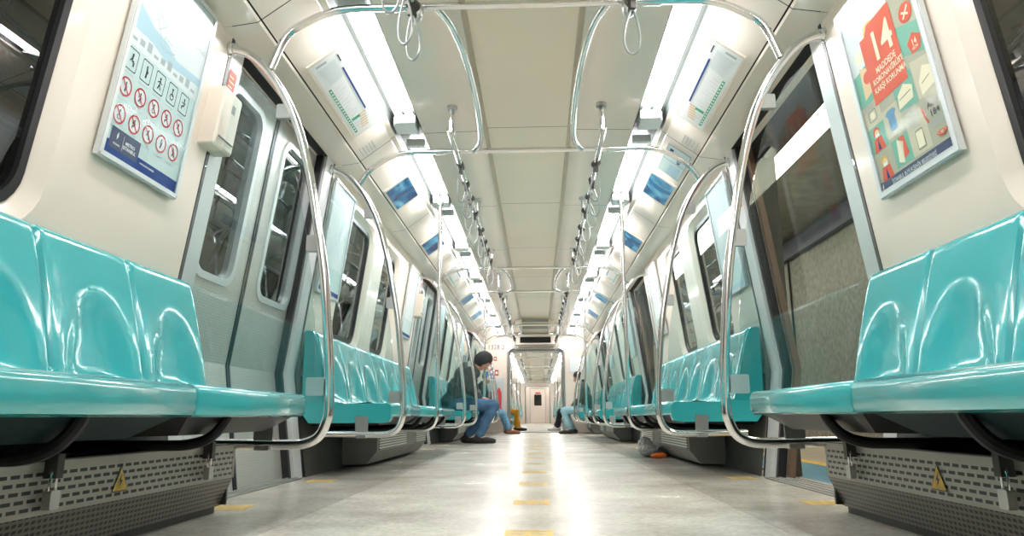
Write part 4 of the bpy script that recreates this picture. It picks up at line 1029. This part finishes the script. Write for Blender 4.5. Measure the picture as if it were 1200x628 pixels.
def hand(mb, wrist, fwd, down, side):
    """palm and five fingers curled; fwd finger direction, down palm-facing, side thumb side"""
    w, f, d, t = Vector(wrist), Vector(fwd).normalized(), Vector(down).normalized(), Vector(side).normalized()
    for k in range(4):
        o = t * (.030 - .020 * k); L = (.042, .047, .043, .034)[k]
        limb(mb, [w + o * .6, w + f * .085 + o], [.014, .0125])
        a = w + f * .088 + o; b = a + f * L * .8 + d * L * .35; c = b + f * L * .35 + d * L * .6
        limb(mb, [a, b, c], [.0095, .0088, .008])
    limb(mb, [w + f * .02 + t * .025, w + f * .055 + t * .052 + d * .012, w + f * .085 + t * .058 + d * .03], [.014, .0105, .009])
def person(x, y, s, lab, cat, jac, tro, shoe, lean=.0, headdown=0., cap=None, kneeX=.62, footX=.60, foot2=None, kneeZ=.50, hairlong=False, scale=1., hands=None, hood=False, group=None):
    """seated sideways to the camera; s=-1 sits on the left bench and faces +X. local coords: forward f = -s X."""
    F = lambda fx, fy, z: (x - s * fx, y + fy, z)
    hip = .0; hz = .555
    # spine bends forward with lean
    chest = (math.sin(lean) * .34, hz + math.cos(lean) * .34); neck = (chest[0] + math.sin(lean * 1.15) * .20, chest[1] + math.cos(lean * 1.15) * .19)
    hd = (neck[0] + .04 + math.sin(lean * .9 + headdown * .6) * .13, neck[1] + math.cos(lean * .9 + headdown * .6) * .14)
    body = MB()
    # torso
    torso = [F(0, 0, hz), F(chest[0] * .5 - .02, 0, (hz + chest[1]) / 2), F(chest[0], 0, chest[1]), F(neck[0] - .02, 0, neck[1] - .06)]
    def tor(mb, e):
        for (c, rx, ry, rz) in ((torso[0], .115, .165, .11), (torso[1], .105, .15, .16), (torso[2], .12, .175, .17), (torso[3], .085, .17, .09)):
            mb.sphere(c, (rx + e * (1.6 if hood else 1), ry + e * (1.5 if hood else 1), rz + e), u=20, v=14)
    tor(body, 0)
    limb(body, [F(neck[0] - .02, 0, neck[1] - .06), F((neck[0] + hd[0]) / 2, 0, (neck[1] + hd[1]) / 2 - .02)], [.06, .052])
    rot = Matrix.Rotation(-s * (lean * .5 + headdown), 3, 'Y') if True else None
    H = Vector(F(hd[0], 0, hd[1]))
    def hp(fx, fy, z): return H + rot @ Vector((-s * fx, fy, z))
    body.sphere(hp(-.01, 0, .03), (.098, .078, .105), u=20, v=14, rot=rot); body.sphere(hp(.03, 0, -.045), (.06, .055, .07), u=16, v=12, rot=rot)
    body.sphere(hp(.058, 0, -.085), (.028, .03, .02), rot=rot); limb(body, [hp(.085, 0, .01), hp(.108, 0, -.025)], [.010, .015])
    body.sphere(hp(.083, 0, -.058), (.012, .025, .008), rot=rot)
    for e in (-1, 1): body.sphere(hp(-.005, e * .08, -.005), (.02, .010, .032), rot=rot); body.sphere(hp(.075, e * .03, .03), (.018, .022, .009), rot=rot)
    # legs
    legs = []
    for e, fx, kx, kz in ((-1, footX, kneeX, kneeZ), (1, foot2 if foot2 is not None else footX + .05, kneeX - .03, kneeZ)):
        hipj = F(.02, e * .09, hz - .03); knee = F(kx, e * .13, kz); ank = F(fx, e * .12, .095); legs.append((e, hipj, knee, ank, fx))
        limb(body, [hipj, knee, ank], [.085, .058, .042]); limb(body, [ank, F(fx + .12, e * .13, .045)], [.042, .030])
    # arms
    arms = []
    for e in (-1, 1):
        sh = F(neck[0] - .04, e * .185, neck[1] - .07); hx, hzz = hands if hands else (kneeX - .12, kneeZ + .11)
        el = F((neck[0] + hx) / 2 - .10, e * .24, (neck[1] + hzz) / 2 - .10); wr = F(hx - .09, e * .08, hzz)
        limb(body, [sh, el, wr], [.055, .044, .028]); hand(body, wr, (-s * .9, -e * .25, -.1), (0, 0, -1), (0, -e, .25)); arms.append((sh, el, wr))
    o = remesh(body, .0085 if y < 17 else .012, 'person', 'skin'); tag(o, lab, 'person', group)
    # clothing
    j = MB(); tor(j, .022)
    for sh, el, wr in arms: limb(j, [sh, el, Vector(el) + (Vector(wr) - Vector(el)) * .88], [.088, .072, .05] if hood else [.075, .062, .046])
    limb(j, [F(neck[0] - .04, 0, neck[1] - .05), F(neck[0] - .015, 0, neck[1] + .005)], [.095, .078])
    j.sphere(F(.02, 0, hz - .02), (.15, .19, .085), u=20, v=14)
    if hood: j.sphere(F(neck[0] - .09, 0, neck[1] + .0), (.085, .12, .08))
    remesh(j, .015, 'jacket', jac, o, 1, .020)
    t = MB(); t.sphere(F(0, 0, hz - .03), (.14, .18, .10), u=20, v=14)
    for e, hj, kn, an, fx in legs: limb(t, [hj, kn, Vector(kn) + (Vector(an) - Vector(kn)) * .93], [.102, .077, .062])
    remesh(t, .014, 'trousers', tro, o, 1, .014)
    for e, hj, kn, an, fx in legs:
        sb = MB(); limb(sb, [F(fx - .045, e * .12, .05), F(fx + .10, e * .13, .045), F(fx + .20, e * .135, .036)], [.048, .046, .034]); limb(sb, [F(fx - .01, e * .12, .05), F(fx, e * .12, .12)], [.05, .046])
        sb.v = [(a, b, max(c, .003)) for a, b, c in sb.v]; remesh(sb, .009, 'shoe', shoe, o, 1)
    hb = MB(); hb.sphere(hp(-.022, 0, .045), (.103, .090, .105), u=24, v=16, rot=rot)
    if hairlong: hb.sphere(hp(-.05, 0, -.03), (.075, .088, .12), u=20, v=14, rot=rot)
    # cut the face side away
    ax = rot @ Vector((-s, 0, 0)); up = rot @ Vector((0, 0, 1))
    keep = [i for i, v in enumerate(hb.v)]
    fs = []
    for f in hb.f:
        c = sum((Vector(hb.v[i]) for i in f), Vector()) / len(f) - H
        if c.dot(ax) > .045 and c.dot(up) < .06: continue
        fs.append(f)
    hb.f = fs; hb.m = [0] * len(fs)
    hb.build('hair', 'hair', o)
    if hood:
        cb = MB(); cb.sphere(hp(-.03, 0, .015), (.116, .102, .128), u=28, v=20, rot=rot)
        fs = []
        for f in cb.f:
            c = sum((Vector(cb.v[i]) for i in f), Vector()) / len(f) - H
            if c.dot(ax) > .045 and -.10 < c.dot(up) < .095: continue
            fs.append(f)
        cb.f = fs; cb.m = [0] * len(fs); cb.build('hood', 'darkjacket', o)
    if cap:
        cb = MB(); cb.sphere(hp(-.015, 0, .062), (.110, .096, .095), u=24, v=16, rot=rot)
        fs = []
        for f in cb.f:
            c = sum((Vector(cb.v[i]) for i in f), Vector()) / len(f) - H
            if c.dot(up) < .045: continue
            fs.append(f)
        cb.f = fs; cb.m = [0] * len(fs)
        cb.sphere(hp(.105, 0, .055), (.07, .07, .010), rot=rot); cb.build('cap', cap, o)
    o.scale = (scale,) * 3; o.location = (x * (1 - scale), y * (1 - scale), 0)
    return o
p1 = person(-1.21, 10.35, -1, 'person in an olive jacket and jeans hunched forward on the third left bench, head bowed', 'person', 'olive', 'jeans', 'shoe', lean=.52, headdown=.80, kneeX=.58, footX=.38, foot2=.20, kneeZ=.50, hood=True, hands=(.48, .60), scale=1.07)
p2 = person(-1.24, 15.85, -1, 'person in a blue cap, dark jacket and jeans, legs stretched into the aisle', 'person', 'darkjacket', 'jeans2', 'brownshoe', lean=.10, headdown=.35, cap='capblue', kneeX=.50, footX=.66, foot2=.60, kneeZ=.44, hands=(.38, .60))
p3 = person(1.12, 15.75, 1, 'person with dark hair, grey jacket and pale jeans looking down on the short right bench', 'person', 'greyjacket', 'jeans3', 'shoe', lean=.18, headdown=.35, kneeX=.52, footX=.40, foot2=.30, kneeZ=.50, hairlong=True, hands=(.42, .60))
p4 = person(-1.05, 19.45, -1, 'person in mustard yellow trousers seated on the left in the next car, mostly hidden', 'person', 'darkjacket', 'mustard', 'shoe', lean=0., kneeX=.50, footX=.50, kneeZ=.50)
p5 = person(1.12, 19.45, 1, 'person in dark clothes and white shoes seated on the right in the next car', 'person', 'darkjacket', 'darkjacket', 'whiteshoe', lean=.05, headdown=.2, kneeX=.50, footX=.55, kneeZ=.50)

# ------------------------------------------------------------------ world, light, camera
for o in list(bpy.data.objects):
    if 'wl' in o: del o['wl']
    l = o.get('label')
    if l and not 4 <= len(l.split()) <= 16: print('LABEL', len(l.split()), l)
w = bpy.data.worlds.new('World'); bpy.context.scene.world = w; w.use_nodes = True
w.node_tree.nodes['Background'].inputs[0].default_value = (.02, .022, .025, 1); w.node_tree.nodes['Background'].inputs[1].default_value = .5

cam = bpy.data.cameras.new('Camera'); co = bpy.data.objects.new('Camera', cam); C.objects.link(co)
F_, PIT, YAW, ROL = 820, .2095, .0365, .0048
cam.sensor_width = 36; cam.lens = F_ / 1200 * 36; cam.clip_start = .05; cam.clip_end = 200
Mx = Matrix.Rotation(YAW, 3, 'Z') @ Matrix.Rotation(PIT, 3, 'X') @ Matrix.Rotation(ROL, 3, 'Y')
R = Matrix((Mx.col[0], Mx.col[2], -Mx.col[1])).transposed()
co.matrix_world = Matrix.Translation((.055, 0, .3725)) @ R.to_4x4()
bpy.context.scene.camera = co
vs = bpy.context.scene.view_settings
vs.view_transform = 'Standard'; vs.look = 'None'; vs.exposure = 0.28
